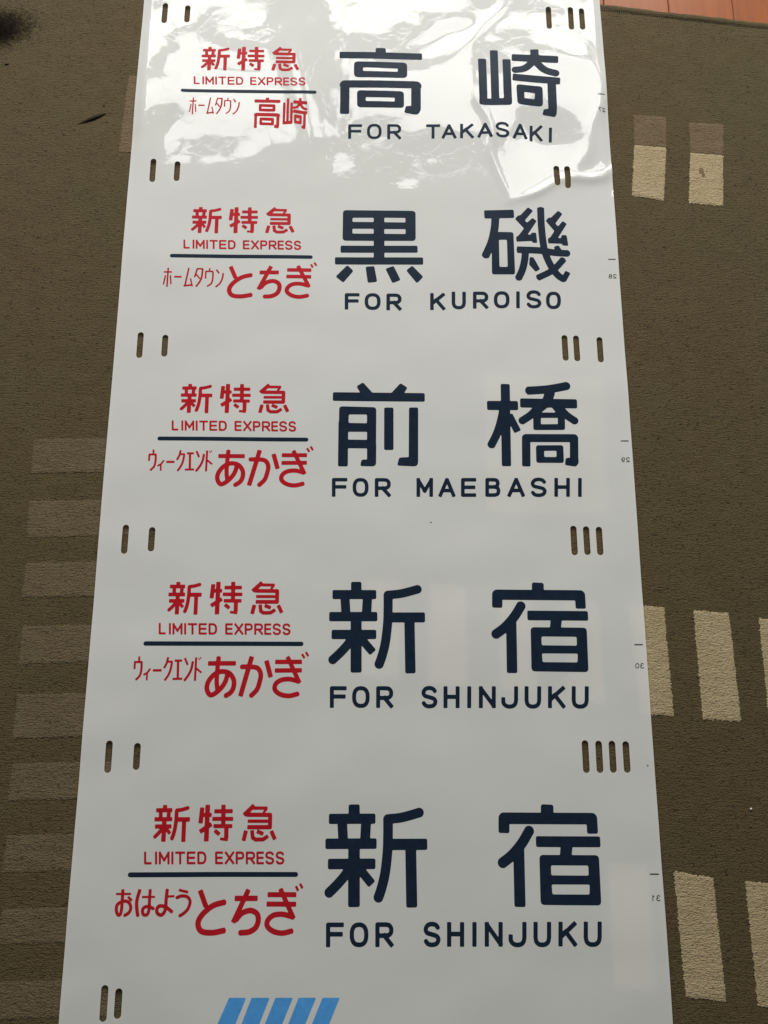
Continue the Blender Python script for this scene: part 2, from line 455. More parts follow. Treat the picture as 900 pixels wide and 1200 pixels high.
# ------------------------------------------------------------------ DATA (millimetres on the sheet, x from its left edge)
PITCH=270.36297
TICK_V=402.38073
PRINT=[
[[0],"高","kanji","navy",1,[["S",7.72,[[361.9,77.6],[362.0,65.3]]],["S",5.94,[[300.1,64.1],[424.2,63.8]]],["P",6.47,[[321.9,53.0],[401.7,52.3],[401.7,24.7],[322.2,24.9]]],["H",1.84,[[335.6,42.3],[387.8,41.4],[387.5,35.5],[335.6,35.9]]],["S",6.83,[[308.9,11.2],[308.9,-37.5]]],["S",7.17,[[414.7,11.0],[414.4,-27.0]]],["S",6.19,[[308.9,13.3],[414.7,13.2]]],["D",8.0,[[309.1,11.5]]],["D",8.2,[[414.7,11.0]]],["P",2.16,[[399.4,-23.2],[407.5,-22.6,0.7],[421.6,-21.5],[421.5,-29.5],[417.1,-38.0,5.4],[396.8,-34.4]]],["P",5.8,[[326.9,2.7],[396.5,1.6],[396.8,-26.5],[327.3,-26.1]]],["H",1.44,[[340.0,-9.0],[383.2,-9.4],[382.8,-15.9],[340.0,-15.5]]]]],
[[0],"崎","kanji","navy",1,[["S",6.16,[[514.6,61.8],[514.7,-12.8]]],["S",6.03,[[532.9,77.5],[532.5,-10.7]]],["S",6.17,[[551.5,61.8],[551.3,-12.2]]],["P",4.53,[[508.6,-3.9],[557.8,-3.1],[557.5,-17.9],[508.1,-20.8]]],["H",0.55,[[520.8,-0.0],[526.7,0.1],[526.5,-8.6],[520.6,-8.7]]],["H",0.55,[[538.9,0.3],[545.6,0.4],[545.1,-7.1],[538.7,-7.2]]],["S",6.16,[[559.6,65.1],[629.5,60.5]]],["S",6.38,[[594.1,79.1],[594.4,50.7]]],["C",5.7,[[591.8,58.0],[578.7,45.8],[561.9,42.4]]],["C",5.88,[[595.7,56.2],[608.5,42.6],[627.0,36.0]]],["S",6.09,[[559.6,30.2],[630.6,22.9]]],["P",5.49,[[564.8,18.0],[604.1,13.7],[603.4,-19.9],[565.5,-15.6]]],["H",1.82,[[576.4,4.8],[592.4,2.9],[591.5,-7.3],[576.3,-5.5]]],["S",6.46,[[617.7,19.7],[617.5,-25.6]]],["P",2.53,[[604.4,-24.1],[610.6,-24.0,0.7],[624.3,-16.5],[623.2,-32.8],[620.5,-38.2],[602.1,-33.4]]]]],
[[1],"黒","kanji","navy",1,[["P",5.13,[[308.6,74.5],[412.7,74.5],[412.5,26.5],[308.6,25.6]]],["H",1.46,[[322.6,62.4],[352.7,62.8],[352.7,55.8],[322.3,55.7]]],["H",1.46,[[367.8,63.0],[398.1,63.0],[398.0,55.7],[367.8,55.7]]],["H",1.45,[[322.4,44.8],[352.7,45.1],[352.8,37.2],[322.5,37.0]]],["H",1.45,[[367.8,44.8],[398.2,45.1],[398.1,37.3],[367.8,37.2]]],["S",7.6,[[360.4,30.2],[360.5,-3.8]]],["S",5.54,[[306.0,12.2],[415.1,13.4]]],["S",5.68,[[298.3,-6.3],[422.8,-5.2]]],["P",2.48,[[315.8,-12.8],[324.7,-21.6],[310.6,-40.2],[299.6,-31.0]]],["P",2.48,[[341.5,-15.0],[353.8,-13.8],[358.0,-38.3],[344.8,-40.0]]],["P",2.48,[[369.5,-17.9],[381.0,-13.2],[390.8,-35.3],[379.4,-40.3]]],["P",2.48,[[407.2,-12.5],[422.8,-30.0],[413.7,-40.0],[398.7,-20.2]]]]],
[[1],"磯","kanji","navy",1,[["S",6.6,[[511.2,69.9],[554.0,71.3]]],["C",5.71,[[527.3,66.8],[525.3,46.7],[520.1,24.9],[510.6,2.4]]],["P",3.63,[[520.9,42.1],[552.2,41.9],[552.4,-24.4],[519.6,-24.7]]],["H",1.81,[[531.1,29.5],[542.5,29.7],[542.2,-13.0],[530.6,-13.1]]],["P",1.66,[[574.6,82.1],[562.9,69.0],[560.2,69.0],[555.1,63.4],[567.6,48.1],[559.0,36.2],[555.6,34.3],[556.2,26.8],[578.2,28.3],[578.9,25.6],[585.7,25.3],[584.8,41.6],[577.9,41.3],[577.0,38.2],[572.4,38.2],[586.3,60.2],[580.5,65.2],[572.3,57.3],[569.2,60.9],[581.8,76.6]]],["P",1.66,[[617.9,77.1],[607.0,65.6],[603.8,65.9],[599.1,60.7],[611.0,44.4],[604.5,34.0],[601.2,32.7],[601.3,24.9],[621.1,24.3],[621.8,21.6],[629.9,21.1],[628.3,37.9],[621.0,38.2],[620.2,33.3],[615.5,33.2],[629.5,56.1],[623.7,60.6],[616.7,51.8],[612.9,56.5],[623.9,72.0]]],["C",5.09,[[592.8,81.9],[592.7,52.9],[594.3,24.0],[597.5,6.0],[604.8,-12.6],[613.1,-24.9],[621.3,-31.0]]],["S",4.01,[[620.3,-32.8],[627.5,-19.5]]],["C",5.22,[[556.2,14.2],[588.1,13.4],[610.7,10.1],[629.6,9.1]]],["P",1.8,[[609.2,19.6],[615.8,21.9],[620.6,13.5],[610.8,11.6]]],["C",4.72,[[622.7,0.6],[606.2,-17.0],[583.6,-29.7]]],["C",5.15,[[568.3,11.1],[566.4,-3.3],[562.7,-17.5],[556.7,-30.7]]],["P",1.43,[[573.9,2.7],[579.3,2.8],[588.2,-15.8],[581.6,-19.8],[572.7,-8.9]]]]],
[[2],"前","kanji","navy",1,[["P",2.3,[[330.3,75.5],[339.2,81.5],[353.0,65.5],[346.6,58.9],[338.9,58.8],[336.3,65.3]]],["P",2.31,[[390.1,80.9],[399.7,74.4],[394.4,65.5],[388.2,59.2],[378.9,59.1],[377.1,65.7]]],["S",6.21,[[298.6,60.6],[423.0,60.5]]],["P",4.55,[[307.4,46.8],[357.4,45.9],[357.3,-11.9],[307.3,-11.8]]],["H",1.94,[[320.4,35.4],[344.9,35.6],[345.0,23.2],[320.2,23.5]]],["H",0.96,[[319.9,11.1],[345.1,11.3],[345.1,0.1],[319.9,0.2]]],["S",6.57,[[313.3,26.2],[313.4,-37.1]]],["P",1.59,[[345.2,-5.6],[357.6,-5.6],[357.4,-36.7,5.3],[336.3,-36.5,2.8],[338.0,-27.4,2.8],[345.3,-27.3,0.6]]],["S",6.3,[[374.3,45.6],[374.3,-13.9]]],["P",2.6,[[401.5,45.9],[414.0,46.0],[413.3,-36.8,6.6],[385.4,-35.4],[388.0,-24.4],[400.8,-23.7,0.9]]]]],
[[2],"橋","kanji","navy",1,[["S",6.22,[[532.8,80.8],[530.8,-35.7]]],["S",6.53,[[507.1,49.5],[549.3,49.7]]],["C",5.52,[[529.0,44.0],[525.4,27.7],[519.5,10.0],[510.6,-8.0]]],["S",4.92,[[536.5,36.7],[547.6,12.6]]],["C",5.9,[[561.7,71.1],[588.2,73.1],[603.8,75.7],[617.7,78.6]]],["S",6.77,[[594.3,70.7],[588.1,54.2]]],["S",6.55,[[552.2,53.6],[629.5,52.6]]],["C",5.3,[[577.8,49.2],[566.5,36.9],[552.4,27.1]]],["C",5.25,[[604.1,48.6],[614.3,36.5],[626.5,27.2]]],["P",2.94,[[569.5,49.5,0.3],[612.7,49.8,0.3],[611.4,15.4],[568.7,15.1]]],["H",0.49,[[588.9,47.0],[595.1,47.1],[600.2,40.1],[580.5,40.0]]],["H",0.97,[[579.6,32.3],[602.4,32.5],[602.0,23.6],[579.2,23.4]]],["S",5.66,[[557.2,-35.9],[558.5,3.8],[622.8,3.8],[621.3,-30.8]]],["P",1.9,[[610.2,-24.2],[616.7,-23.2,0.6],[627.4,-23.1],[627.4,-30.7],[623.7,-35.9,4.1],[608.9,-33.7]]],["P",3.51,[[571.2,-6.3],[607.9,-6.1],[607.6,-30.8],[570.7,-30.8]]],["H",1.59,[[582.0,-14.1],[598.4,-13.9],[598.0,-22.7],[581.7,-22.6]]]]],
[[3,4],"新","kanji","navy",1,[["S",6.71,[[332.5,79.2],[332.7,62.8]]],["S",5.83,[[302.3,62.7],[358.3,62.9]]],["S",5.8,[[318.3,59.9],[319.9,36.7]]],["S",5.96,[[347.1,60.0],[345.9,36.8]]],["S",5.9,[[298.6,34.6],[359.8,34.8]]],["S",5.85,[[302.0,12.1],[358.5,12.3]]],["S",6.93,[[332.8,34.7],[333.4,-35.1]]],["C",5.6,[[330.4,10.9],[322.4,-0.5],[313.2,-10.7],[302.5,-20.7]]],["S",5.14,[[337.3,9.5],[354.5,-10.3]]],["C",5.55,[[412.9,70.4],[399.5,66.6],[387.8,63.9],[373.6,62.5]]],["C",5.82,[[373.4,62.2],[373.4,44.1],[372.7,25.3],[370.0,2.5],[365.8,-14.5],[361.6,-26.2]]],["D",5.84,[[373.4,62.2]]],["S",6.34,[[374.7,33.8],[420.4,34.0]]],["S",6.51,[[400.5,32.6],[401.4,-35.9]]]]],
[[3,4],"宿","kanji","navy",1,[["S",7.64,[[566.1,79.0],[565.5,64.4]]],["S",6.61,[[512.7,46.5],[513.2,63.3],[619.6,62.7],[619.6,45.6]]],["C",6.04,[[544.4,51.0],[534.0,35.1],[521.8,21.8],[508.3,11.9]]],["S",6.61,[[529.9,29.7],[528.9,-35.3]]],["S",6.12,[[550.8,36.8],[628.4,36.4]]],["S",7.06,[[587.9,34.5],[585.4,17.4]]],["P",4.68,[[554.3,21.9],[625.8,21.4],[625.3,-33.9],[553.4,-33.1]]],["H",1.86,[[567.6,10.3],[612.3,10.0],[612.2,-1.2],[567.5,-0.8]]],["H",1.84,[[567.5,-10.8],[612.8,-11.0],[611.9,-22.0],[567.8,-21.7]]]]],
[[1,4],"と","kana","red",0.6,[["S",2.95,[[152.1,-16.5],[160.1,-34.8]]],["C",3.19,[[182.5,-29.4],[168.2,-33.4],[156.3,-42.7],[151.7,-52.0],[155.7,-60.5],[168.1,-62.4],[183.7,-59.8]]]]],
[[1,4],"ち","kana","red",0.6,[["S",2.96,[[193.0,-25.6],[220.2,-25.5]]],["S",2.87,[[209.1,-15.8],[192.3,-51.8]]],["C",3.11,[[195.3,-49.2],[201.9,-41.8],[211.9,-38.7],[219.8,-42.1],[221.7,-49.3],[218.8,-57.1],[211.2,-61.6],[200.3,-62.6]]]]],
[[1,4],"ぎ","kana","red",0.6,[["S",2.76,[[231.5,-21.5],[265.5,-21.5]]],["S",2.75,[[230.7,-31.7],[265.6,-31.9]]],["S",2.75,[[246.4,-14.9],[263.0,-47.5]]],["C",2.97,[[263.3,-46.1],[250.8,-42.9],[240.0,-43.6],[233.2,-48.6],[232.3,-55.0],[239.0,-60.7],[249.8,-62.9],[262.1,-60.5]]],["S",1.46,[[264.7,-12.1],[267.5,-17.4]]],["S",1.45,[[269.4,-9.4],[272.6,-14.6]]]]],
[[4],"お","kana","red",0.5,[["S",1.21,[[54.3,-20.2],[71.8,-20.2]]],["C",1.86,[[61.9,-15.1],[62.1,-28.7],[61.7,-39.7],[59.4,-43.0],[56.5,-39.7],[56.4,-32.3],[62.5,-28.3],[69.2,-28.9],[72.6,-34.8],[70.7,-40.4],[65.6,-43.6]]],["S",1.47,[[68.4,-23.3],[73.3,-27.5]]]]],
[[4],"は","kana","red",0.5,[["C",2.02,[[81.9,-15.4],[79.3,-26.3],[79.5,-34.9],[81.5,-44.4]]],["S",1.2,[[84.7,-23.6],[100.0,-23.5]]],["C",1.85,[[93.8,-15.2],[93.8,-26.3],[93.9,-37.3],[92.0,-42.5],[88.0,-42.5],[86.4,-38.6],[88.1,-34.9],[93.4,-34.0],[99.5,-36.4]]]]],
[[4],"よ","kana","red",0.5,[["C",1.99,[[113.7,-15.0],[113.1,-26.3],[112.8,-37.4],[109.2,-42.9],[104.5,-41.7],[102.9,-37.4],[105.9,-33.4],[113.3,-34.7],[121.2,-40.2]]],["S",1.21,[[113.9,-23.2],[122.6,-22.9]]]]],
[[4],"う","kana","red",0.5,[["S",1.46,[[127.1,-16.1],[138.3,-18.7]]],["C",1.85,[[124.7,-24.7],[131.2,-22.7],[137.9,-23.9],[141.1,-28.9],[139.3,-36.2],[134.9,-41.1],[129.5,-44.4]]]]],
[[2,3],"ウ","kana","red",0.4,[["S",1.25,[[62.4,-15.8],[62.7,-22.5]]],["S",1.28,[[57.5,-31.4],[57.5,-22.7],[66.9,-22.7]]],["C",1.4,[[65.8,-22.7],[66.1,-31.8],[64.6,-39.3],[60.0,-44.5]]]]],
[[2,3],"ィ","kana","red",0.4,[["S",1.16,[[77.2,-30.6],[73.7,-35.8],[69.0,-38.5]]],["S",1.12,[[73.4,-35.2],[73.7,-45.1]]]]],
[[2,3],"ー","kana","red",0.4,[["S",1.48,[[80.3,-32.9],[91.2,-32.8]]]]],
[[2,3],"ク","kana","red",0.4,[["C",1.4,[[98.4,-16.9],[97.1,-23.6],[94.2,-30.0]]],["S",1.24,[[97.6,-22.2],[104.3,-22.1]]],["C",1.4,[[103.5,-22.1],[102.3,-31.7],[99.8,-38.7],[95.8,-45.1]]]]],
[[2,3],"エ","kana","red",0.4,[["S",1.37,[[106.7,-20.9],[116.1,-20.8]]],["S",1.51,[[111.0,-20.8],[111.8,-43.0]]],["S",1.35,[[105.3,-43.3],[117.4,-43.0]]]]],
[[2,3],"ン","kana","red",0.4,[["S",1.35,[[119.3,-17.7],[123.2,-26.1]]],["C",1.53,[[129.4,-21.7],[128.1,-30.5],[125.0,-38.0],[119.9,-45.6]]]]],
[[2,3],"ド","kana","red",0.4,[["S",1.38,[[133.3,-16.8],[133.2,-45.5]]],["S",1.21,[[134.0,-30.2],[140.8,-35.6]]],["S",0.61,[[136.3,-17.4],[137.8,-20.2]]],["S",0.61,[[138.3,-16.5],[139.6,-18.6]]]]],
[[2,3],"あ","kana","red",0.6,[["S",2.79,[[148.3,-24.2],[183.3,-24.0]]],["C",2.83,[[161.4,-15.8],[160.4,-31.0],[160.2,-46.1],[161.6,-56.5]]],["C",2.99,[[173.8,-34.7],[170.8,-46.8],[163.6,-56.8],[154.0,-62.8],[148.8,-56.6],[149.4,-47.6],[155.9,-38.5],[164.8,-34.2],[174.9,-35.9],[181.1,-43.8],[181.5,-52.8],[178.2,-59.5],[171.6,-64.0]]]]],
[[2,3],"か","kana","red",0.6,[["C",2.95,[[189.5,-28.4],[201.4,-28.2],[210.7,-30.1],[214.7,-37.7],[213.2,-48.2],[210.2,-56.5],[202.8,-64.2]]],["S",3.02,[[202.8,-15.4],[190.3,-64.3]]],["S",2.97,[[221.1,-20.5],[227.2,-41.1]]]]],
[[2,3],"ぎ","kana","red",0.6,[["S",2.73,[[232.0,-22.2],[265.6,-22.0]]],["S",2.72,[[231.9,-32.8],[265.7,-32.4]]],["S",2.75,[[247.2,-15.6],[263.1,-48.0]]],["C",2.93,[[263.1,-46.3],[251.1,-43.3],[240.4,-44.4],[233.6,-49.2],[232.8,-56.1],[239.4,-61.6],[250.1,-63.6],[262.2,-60.9]]],["S",1.45,[[265.3,-12.2],[268.6,-17.5]]],["S",1.46,[[270.1,-9.8],[273.3,-15.1]]]]],
[[1],"ホ","kana","red",0.4,[["S",1.12,[[59.4,-26.2],[70.7,-26.1]]],["S",1.14,[[65.3,-19.9],[65.1,-48.8]]],["S",1.03,[[62.1,-31.2],[60.0,-45.2]]],["S",1.01,[[68.9,-31.1],[70.4,-44.8]]]]],
[[0],"ホ","kana","red",0.4,[["S",1.09,[[80.48,-19.51],[90.42,-19.42]]],["S",1.01,[[85.67,-13.38],[85.49,-41.5]]],["S",0.9,[[82.85,-24.38],[81.01,-38.0]]],["S",0.89,[[88.84,-24.28],[90.15,-37.61]]]]],
[[1],"ー","kana","red",0.4,[["S",1.25,[[74.1,-33.3],[84.8,-33.4]]]]],
[[0],"ー","kana","red",0.4,[["S",1.22,[[93.41,-26.42],[102.82,-26.52]]]]],
[[1],"ム","kana","red",0.4,[["S",1.16,[[94.1,-19.6],[90.0,-45.9]]],["S",1.25,[[88.0,-47.0],[99.5,-45.4]]],["S",1.0,[[97.1,-35.6],[100.1,-47.8]]]]],
[[0],"ム","kana","red",0.4,[["S",1.02,[[111.0,-13.09],[107.39,-38.68]]],["S",1.22,[[105.64,-39.75],[115.75,-38.19]]],["S",0.88,[[113.64,-28.66],[116.28,-40.53]]]]],
[[1],"タ","kana","red",0.4,[["S",1.17,[[105.9,-20.5],[102.7,-33.6]]],["S",1.12,[[104.9,-20.8],[113.9,-20.7]]],["C",1.3,[[113.3,-20.7],[112.7,-32.6],[110.1,-40.5],[105.2,-48.1]]],["S",1.03,[[104.2,-28.5],[110.1,-35.9]]]]],
[[0],"タ","kana","red",0.4,[["S",1.03,[[121.38,-13.97],[118.57,-26.71]]],["S",1.09,[[120.5,-14.26],[128.42,-14.16]]],["C",1.21,[[127.89,-14.16],[127.36,-25.74],[125.07,-33.43],[120.76,-40.82]]],["S",0.95,[[119.88,-21.75],[125.07,-28.95]]]]],
[[1],"ウ","kana","red",0.4,[["S",1.02,[[123.1,-19.6],[123.1,-24.6]]],["S",1.09,[[118.0,-35.6],[118.0,-24.6],[128.1,-24.5]]],["C",1.17,[[127.8,-24.5],[128.1,-35.0],[126.3,-42.9],[120.6,-47.6]]]]],
[[0],"ウ","kana","red",0.4,[["S",0.89,[[136.51,-13.09],[136.51,-17.96]]],["S",1.01,[[132.02,-28.66],[132.02,-17.96],[140.91,-17.86]]],["C",1.08,[[140.64,-17.86],[140.91,-28.07],[139.32,-35.76],[134.31,-40.33]]]]],
[[1],"ン","kana","red",0.4,[["S",1.17,[[132.4,-21.6],[136.6,-27.3]]],["C",1.19,[[142.2,-26.7],[141.4,-34.9],[138.2,-42.8],[132.5,-48.4]]]]],
[[0],"ン","kana","red",0.4,[["S",1.08,[[144.69,-15.04],[148.38,-20.58]]],["C",1.1,[[153.31,-20.0],[152.6,-27.98],[149.79,-35.66],[144.78,-41.11]]]]],
[[0],"高","kanji","red",0.5,[["S",2.38,[[194.81,-11.9],[194.84,-17.4]]],["S",2.66,[[175.78,-17.94],[213.99,-18.07]]],["P",2.4,[[182.5,-22.9],[207.07,-23.21],[207.07,-35.56],[182.59,-35.47]]],["H",0.68,[[186.71,-27.69],[202.79,-28.09],[202.69,-30.73],[186.71,-30.55]]],["S",2.1,[[178.49,-41.59],[178.49,-63.37]]],["S",2.21,[[211.07,-41.68],[210.98,-58.68]]],["S",2.77,[[178.49,-40.66],[211.07,-40.7]]],["D",2.97,[[178.56,-41.46]]],["D",3.04,[[211.07,-41.68]]],["P",0.8,[[206.36,-56.98],[208.85,-56.71,0.26],[213.19,-56.22],[213.16,-59.8],[211.81,-63.6,2.0],[205.56,-61.99]]],["P",2.15,[[184.04,-45.4],[205.46,-45.89],[205.56,-58.45],[184.16,-58.28]]],["H",0.53,[[188.07,-50.63],[201.37,-50.81],[201.25,-53.71],[188.07,-53.54]]]]],
[[0],"崎","kanji","red",0.5,[["S",1.81,[[219.87,-19.82],[219.9,-53.04]]],["S",1.77,[[225.25,-12.83],[225.13,-52.1]]],["S",1.81,[[230.71,-19.82],[230.65,-52.77]]],["P",1.64,[[218.11,-49.07],[232.56,-48.72],[232.47,-55.31],[217.96,-56.6]]],["H",0.2,[[221.69,-47.34],[223.43,-47.29],[223.37,-51.17],[221.63,-51.21]]],["H",0.2,[[227.01,-47.2],[228.97,-47.16],[228.83,-50.5],[226.95,-50.54]]],["S",2.74,[[233.08,-18.35],[253.61,-20.4]]],["S",1.87,[[243.21,-12.12],[243.3,-24.77]]],["C",2.06,[[242.54,-21.52],[238.69,-26.95],[233.76,-28.46]]],["C",2.13,[[243.68,-22.32],[247.44,-28.37],[252.87,-31.31]]],["S",2.71,[[233.08,-33.89],[253.93,-37.14]]],["P",1.98,[[234.61,-39.32],[246.15,-41.24],[245.94,-56.2],[234.82,-54.28]]],["H",0.66,[[238.02,-45.2],[242.71,-46.05],[242.45,-50.59],[237.99,-49.79]]],["S",1.9,[[250.14,-38.57],[250.08,-58.73]]],["P",0.91,[[246.24,-58.07],[248.06,-58.02,0.25],[252.08,-54.68],[251.76,-61.94],[250.96,-64.34],[245.56,-62.21]]]]],
[[4,3],"F","letter","navy",0.6,[["S",2.49,[[303.8,-78.0],[303.4,-54.2],[321.83,-54.26]]],["S",2.49,[[301.08,-64.24],[320.7,-64.3]]]]],
[[4,3],"O","letter","navy",0.6,[["C",2.49,[[339.54,-54.18],[342.07,-54.4],[343.87,-55.05],[345.33,-56.11],[346.48,-57.57],[347.33,-59.42],[347.85,-61.69],[348.04,-64.9],[347.89,-68.11],[347.4,-70.37],[346.58,-72.2],[345.45,-73.64],[344.01,-74.69],[342.24,-75.32],[339.72,-75.52],[337.2,-75.3],[335.41,-74.66],[333.95,-73.61],[332.8,-72.16],[331.95,-70.32],[331.42,-68.06],[331.22,-64.86],[331.36,-61.65],[331.84,-59.38],[332.65,-57.54],[333.78,-56.08],[335.22,-55.03],[337.01,-54.39],[339.54,-54.18]]]]],
[[4,3],"R","letter","navy",0.6,[["S",2.49,[[361.12,-77.98],[361.04,-54.12],[372.43,-54.15]]],["C",2.49,[[369.94,-54.14],[374.47,-54.8],[376.89,-57.6],[377.22,-59.96],[376.89,-62.74],[374.47,-65.3],[369.95,-65.93]]],["S",2.49,[[358.59,-65.89],[373.25,-65.94]]],["S",2.49,[[367.55,-64.01],[378.81,-77.45]]]]],
[[4,3],"S","letter","navy",0.6,[["C",2.49,[[432.0,-57.85],[429.46,-54.83],[424.91,-53.74],[420.03,-55.02],[417.55,-59.31],[419.33,-63.17],[424.77,-64.9],[430.36,-66.84],[432.28,-70.48],[429.95,-74.74],[424.64,-76.01],[420.11,-74.93],[417.42,-71.72]]]]],
[[4,3],"H","letter","navy",0.6,[["S",2.5,[[445.16,-51.61],[444.72,-78.04]]],["S",2.5,[[460.29,-51.65],[459.75,-78.09]]],["S",2.5,[[442.44,-64.41],[462.53,-64.47]]]]],
[[4,3],"I","letter","navy",0.6,[["S",2.5,[[474.83,-51.56],[474.19,-78.03]]]]],
[[4,3],"N","letter","navy",0.6,[["S",2.5,[[488.64,-77.97],[489.37,-51.48]]],["S",2.5,[[504.7,-78.02],[505.53,-51.53]]],["S",2.5,[[488.13,-52.61],[505.96,-76.9]]]]],
[[4,3],"J","letter","navy",0.6,[["S",2.5,[[533.44,-51.48],[532.81,-68.35]]],["C",2.5,[[532.93,-65.2],[532.81,-68.21],[531.51,-72.93],[528.38,-75.49],[524.52,-76.12],[520.71,-75.47],[517.61,-72.89],[516.76,-69.45]]],["S",2.5,[[516.66,-72.38],[516.93,-64.81]]]]],
[[4,3],"U","letter","navy",0.6,[["S",2.51,[[546.61,-51.4],[545.93,-68.27]]],["S",2.51,[[562.5,-51.44],[561.74,-68.32]]],["C",2.51,[[546.05,-65.13],[545.93,-68.14],[546.84,-72.87],[549.73,-75.45],[553.49,-76.11],[557.31,-75.48],[560.43,-72.91],[561.75,-68.19],[561.88,-65.17]]]]],
[[4,3],"K","letter","navy",0.6,[["S",2.51,[[576.08,-51.35],[574.8,-77.93]]],["S",2.51,[[594.01,-52.29],[574.24,-68.87]]],["S",2.51,[[580.1,-60.09],[593.13,-77.49]]]]],
[[4,3],"U","letter","navy",0.6,[["S",2.51,[[605.89,-51.3],[604.95,-68.23]]],["S",2.51,[[622.21,-51.35],[621.2,-68.28]]],["C",2.51,[[605.12,-65.08],[604.96,-68.1],[605.83,-72.84],[608.77,-75.43],[612.63,-76.09],[616.56,-75.45],[619.79,-72.88],[621.21,-68.15],[621.39,-65.12]]]]],
[[2],"F","letter","navy",0.6,[["S",2.41,[[301.9,-78.65],[301.54,-55.44],[319.48,-55.32]]],["S",2.41,[[299.28,-65.26],[318.36,-65.13]]]]],
[[2],"O","letter","navy",0.6,[["C",2.42,[[337.01,-55.26],[339.45,-55.45],[341.17,-56.07],[342.58,-57.09],[343.69,-58.5],[344.5,-60.3],[345.0,-62.51],[345.18,-65.64],[345.04,-68.76],[344.57,-70.97],[343.78,-72.76],[342.69,-74.18],[341.31,-75.21],[339.6,-75.84],[337.17,-76.06],[334.74,-75.87],[333.02,-75.26],[331.62,-74.24],[330.51,-72.84],[329.7,-71.06],[329.19,-68.85],[329.0,-65.73],[329.13,-62.6],[329.59,-60.39],[330.38,-58.58],[331.46,-57.16],[332.85,-56.12],[334.57,-55.48],[337.01,-55.26]]]]],
[[2],"R","letter","navy",0.6,[["S",2.42,[[358.28,-78.39],[358.19,-55.16],[369.54,-55.1]]],["C",2.42,[[367.12,-55.11],[371.67,-55.71],[374.11,-58.41],[374.43,-60.7],[374.11,-63.41],[371.68,-65.92],[367.14,-66.58]]],["S",2.42,[[355.81,-66.64],[370.37,-66.56]]],["S",2.42,[[364.74,-64.76],[376.02,-77.69]]]]],
[[2],"M","letter","navy",0.6,[["S",2.42,[[413.18,-78.09],[413.39,-52.44]]],["S",2.42,[[430.15,-78.0],[430.46,-52.34]]],["S",2.42,[[412.49,-53.81],[422.96,-71.92]]],["S",2.42,[[431.31,-53.73],[420.51,-71.9]]]]],
[[2],"A","letter","navy",0.6,[["S",2.43,[[441.42,-77.77],[451.91,-52.85]]],["S",2.43,[[450.81,-52.82],[460.53,-77.69]]],["S",2.43,[[443.62,-69.3],[458.58,-69.22]]]]],
[[2],"E","letter","navy",0.6,[["S",2.43,[[490.09,-54.47],[472.38,-54.57],[471.95,-75.38],[489.59,-75.29]]],["S",2.43,[[469.74,-64.8],[488.77,-64.7]]]]],
[[2],"B","letter","navy",0.6,[["S",2.43,[[515.36,-54.35],[504.64,-54.41],[504.07,-75.22],[515.5,-75.16]]],["C",2.43,[[512.93,-54.36],[517.27,-55.38],[518.51,-59.13],[517.03,-63.1],[512.64,-64.17]]],["S",2.43,[[501.94,-64.24],[515.82,-64.14]]],["C",2.43,[[513.09,-64.16],[517.86,-65.39],[519.24,-69.53],[517.61,-73.9],[512.77,-75.17]]]]],
[[2],"A","letter","navy",0.6,[["S",2.43,[[532.42,-77.29],[543.74,-52.43]]],["S",2.43,[[542.6,-52.36],[552.2,-77.24]]],["S",2.43,[[534.94,-68.84],[550.25,-68.76]]]]],
[[2],"S","letter","navy",0.6,[["C",2.44,[[580.53,-57.57],[577.82,-54.67],[572.86,-53.65],[567.47,-54.94],[564.63,-59.13],[566.48,-62.87],[572.4,-64.5],[578.48,-66.33],[580.49,-69.85],[577.82,-74.02],[571.95,-75.29],[567.01,-74.29],[564.15,-71.19]]]]],
[[2],"H","letter","navy",0.6,[["S",2.44,[[596.4,-51.53],[595.2,-77.2]]],["S",2.44,[[612.2,-51.44],[610.92,-77.11]]],["S",2.44,[[593.38,-63.98],[614.02,-63.87]]]]],
[[2],"I","letter","navy",0.6,[["S",2.44,[[628.07,-51.37],[626.7,-77.05]]]]],
[[1],"F","letter","navy",0.6,[["S",2.49,[[315.56,-81.34],[315.29,-58.85],[333.37,-58.65]]],["S",2.49,[[312.91,-68.3],[332.21,-68.09]]]]],
[[1],"O","letter","navy",0.6,[["C",2.5,[[351.65,-58.47],[354.25,-58.65],[356.08,-59.25],[357.58,-60.25],[358.76,-61.64],[359.61,-63.4],[360.14,-65.58],[360.32,-68.67],[360.16,-71.75],[359.65,-73.93],[358.8,-75.71],[357.64,-77.11],[356.16,-78.13],[354.33,-78.77],[351.75,-79.0],[349.16,-78.82],[347.34,-78.22],[345.85,-77.23],[344.67,-75.85],[343.81,-74.09],[343.28,-71.92],[343.09,-68.84],[343.24,-65.75],[343.74,-63.57],[344.58,-61.78],[345.75,-60.37],[347.23,-59.34],[349.06,-58.7],[351.65,-58.47]]]]],
[[1],"R","letter","navy",0.6,[["S",2.5,[[373.4,-81.67],[373.4,-58.76],[384.75,-58.64]]],["C",2.5,[[382.25,-58.67],[386.75,-59.24],[389.16,-61.88],[389.47,-64.12],[389.14,-66.78],[386.73,-69.26],[382.23,-69.92]]],["S",2.5,[[370.9,-70.04],[385.53,-69.88]]],["S",2.5,[[379.78,-68.04],[391.08,-80.89]]]]],
[[1],"K","letter","navy",0.6,[["S",2.5,[[434.63,-54.71],[434.33,-80.41]]],["S",2.5,[[451.97,-55.4],[433.37,-71.71]]],["S",2.5,[[438.75,-63.08],[451.98,-79.7]]]]],
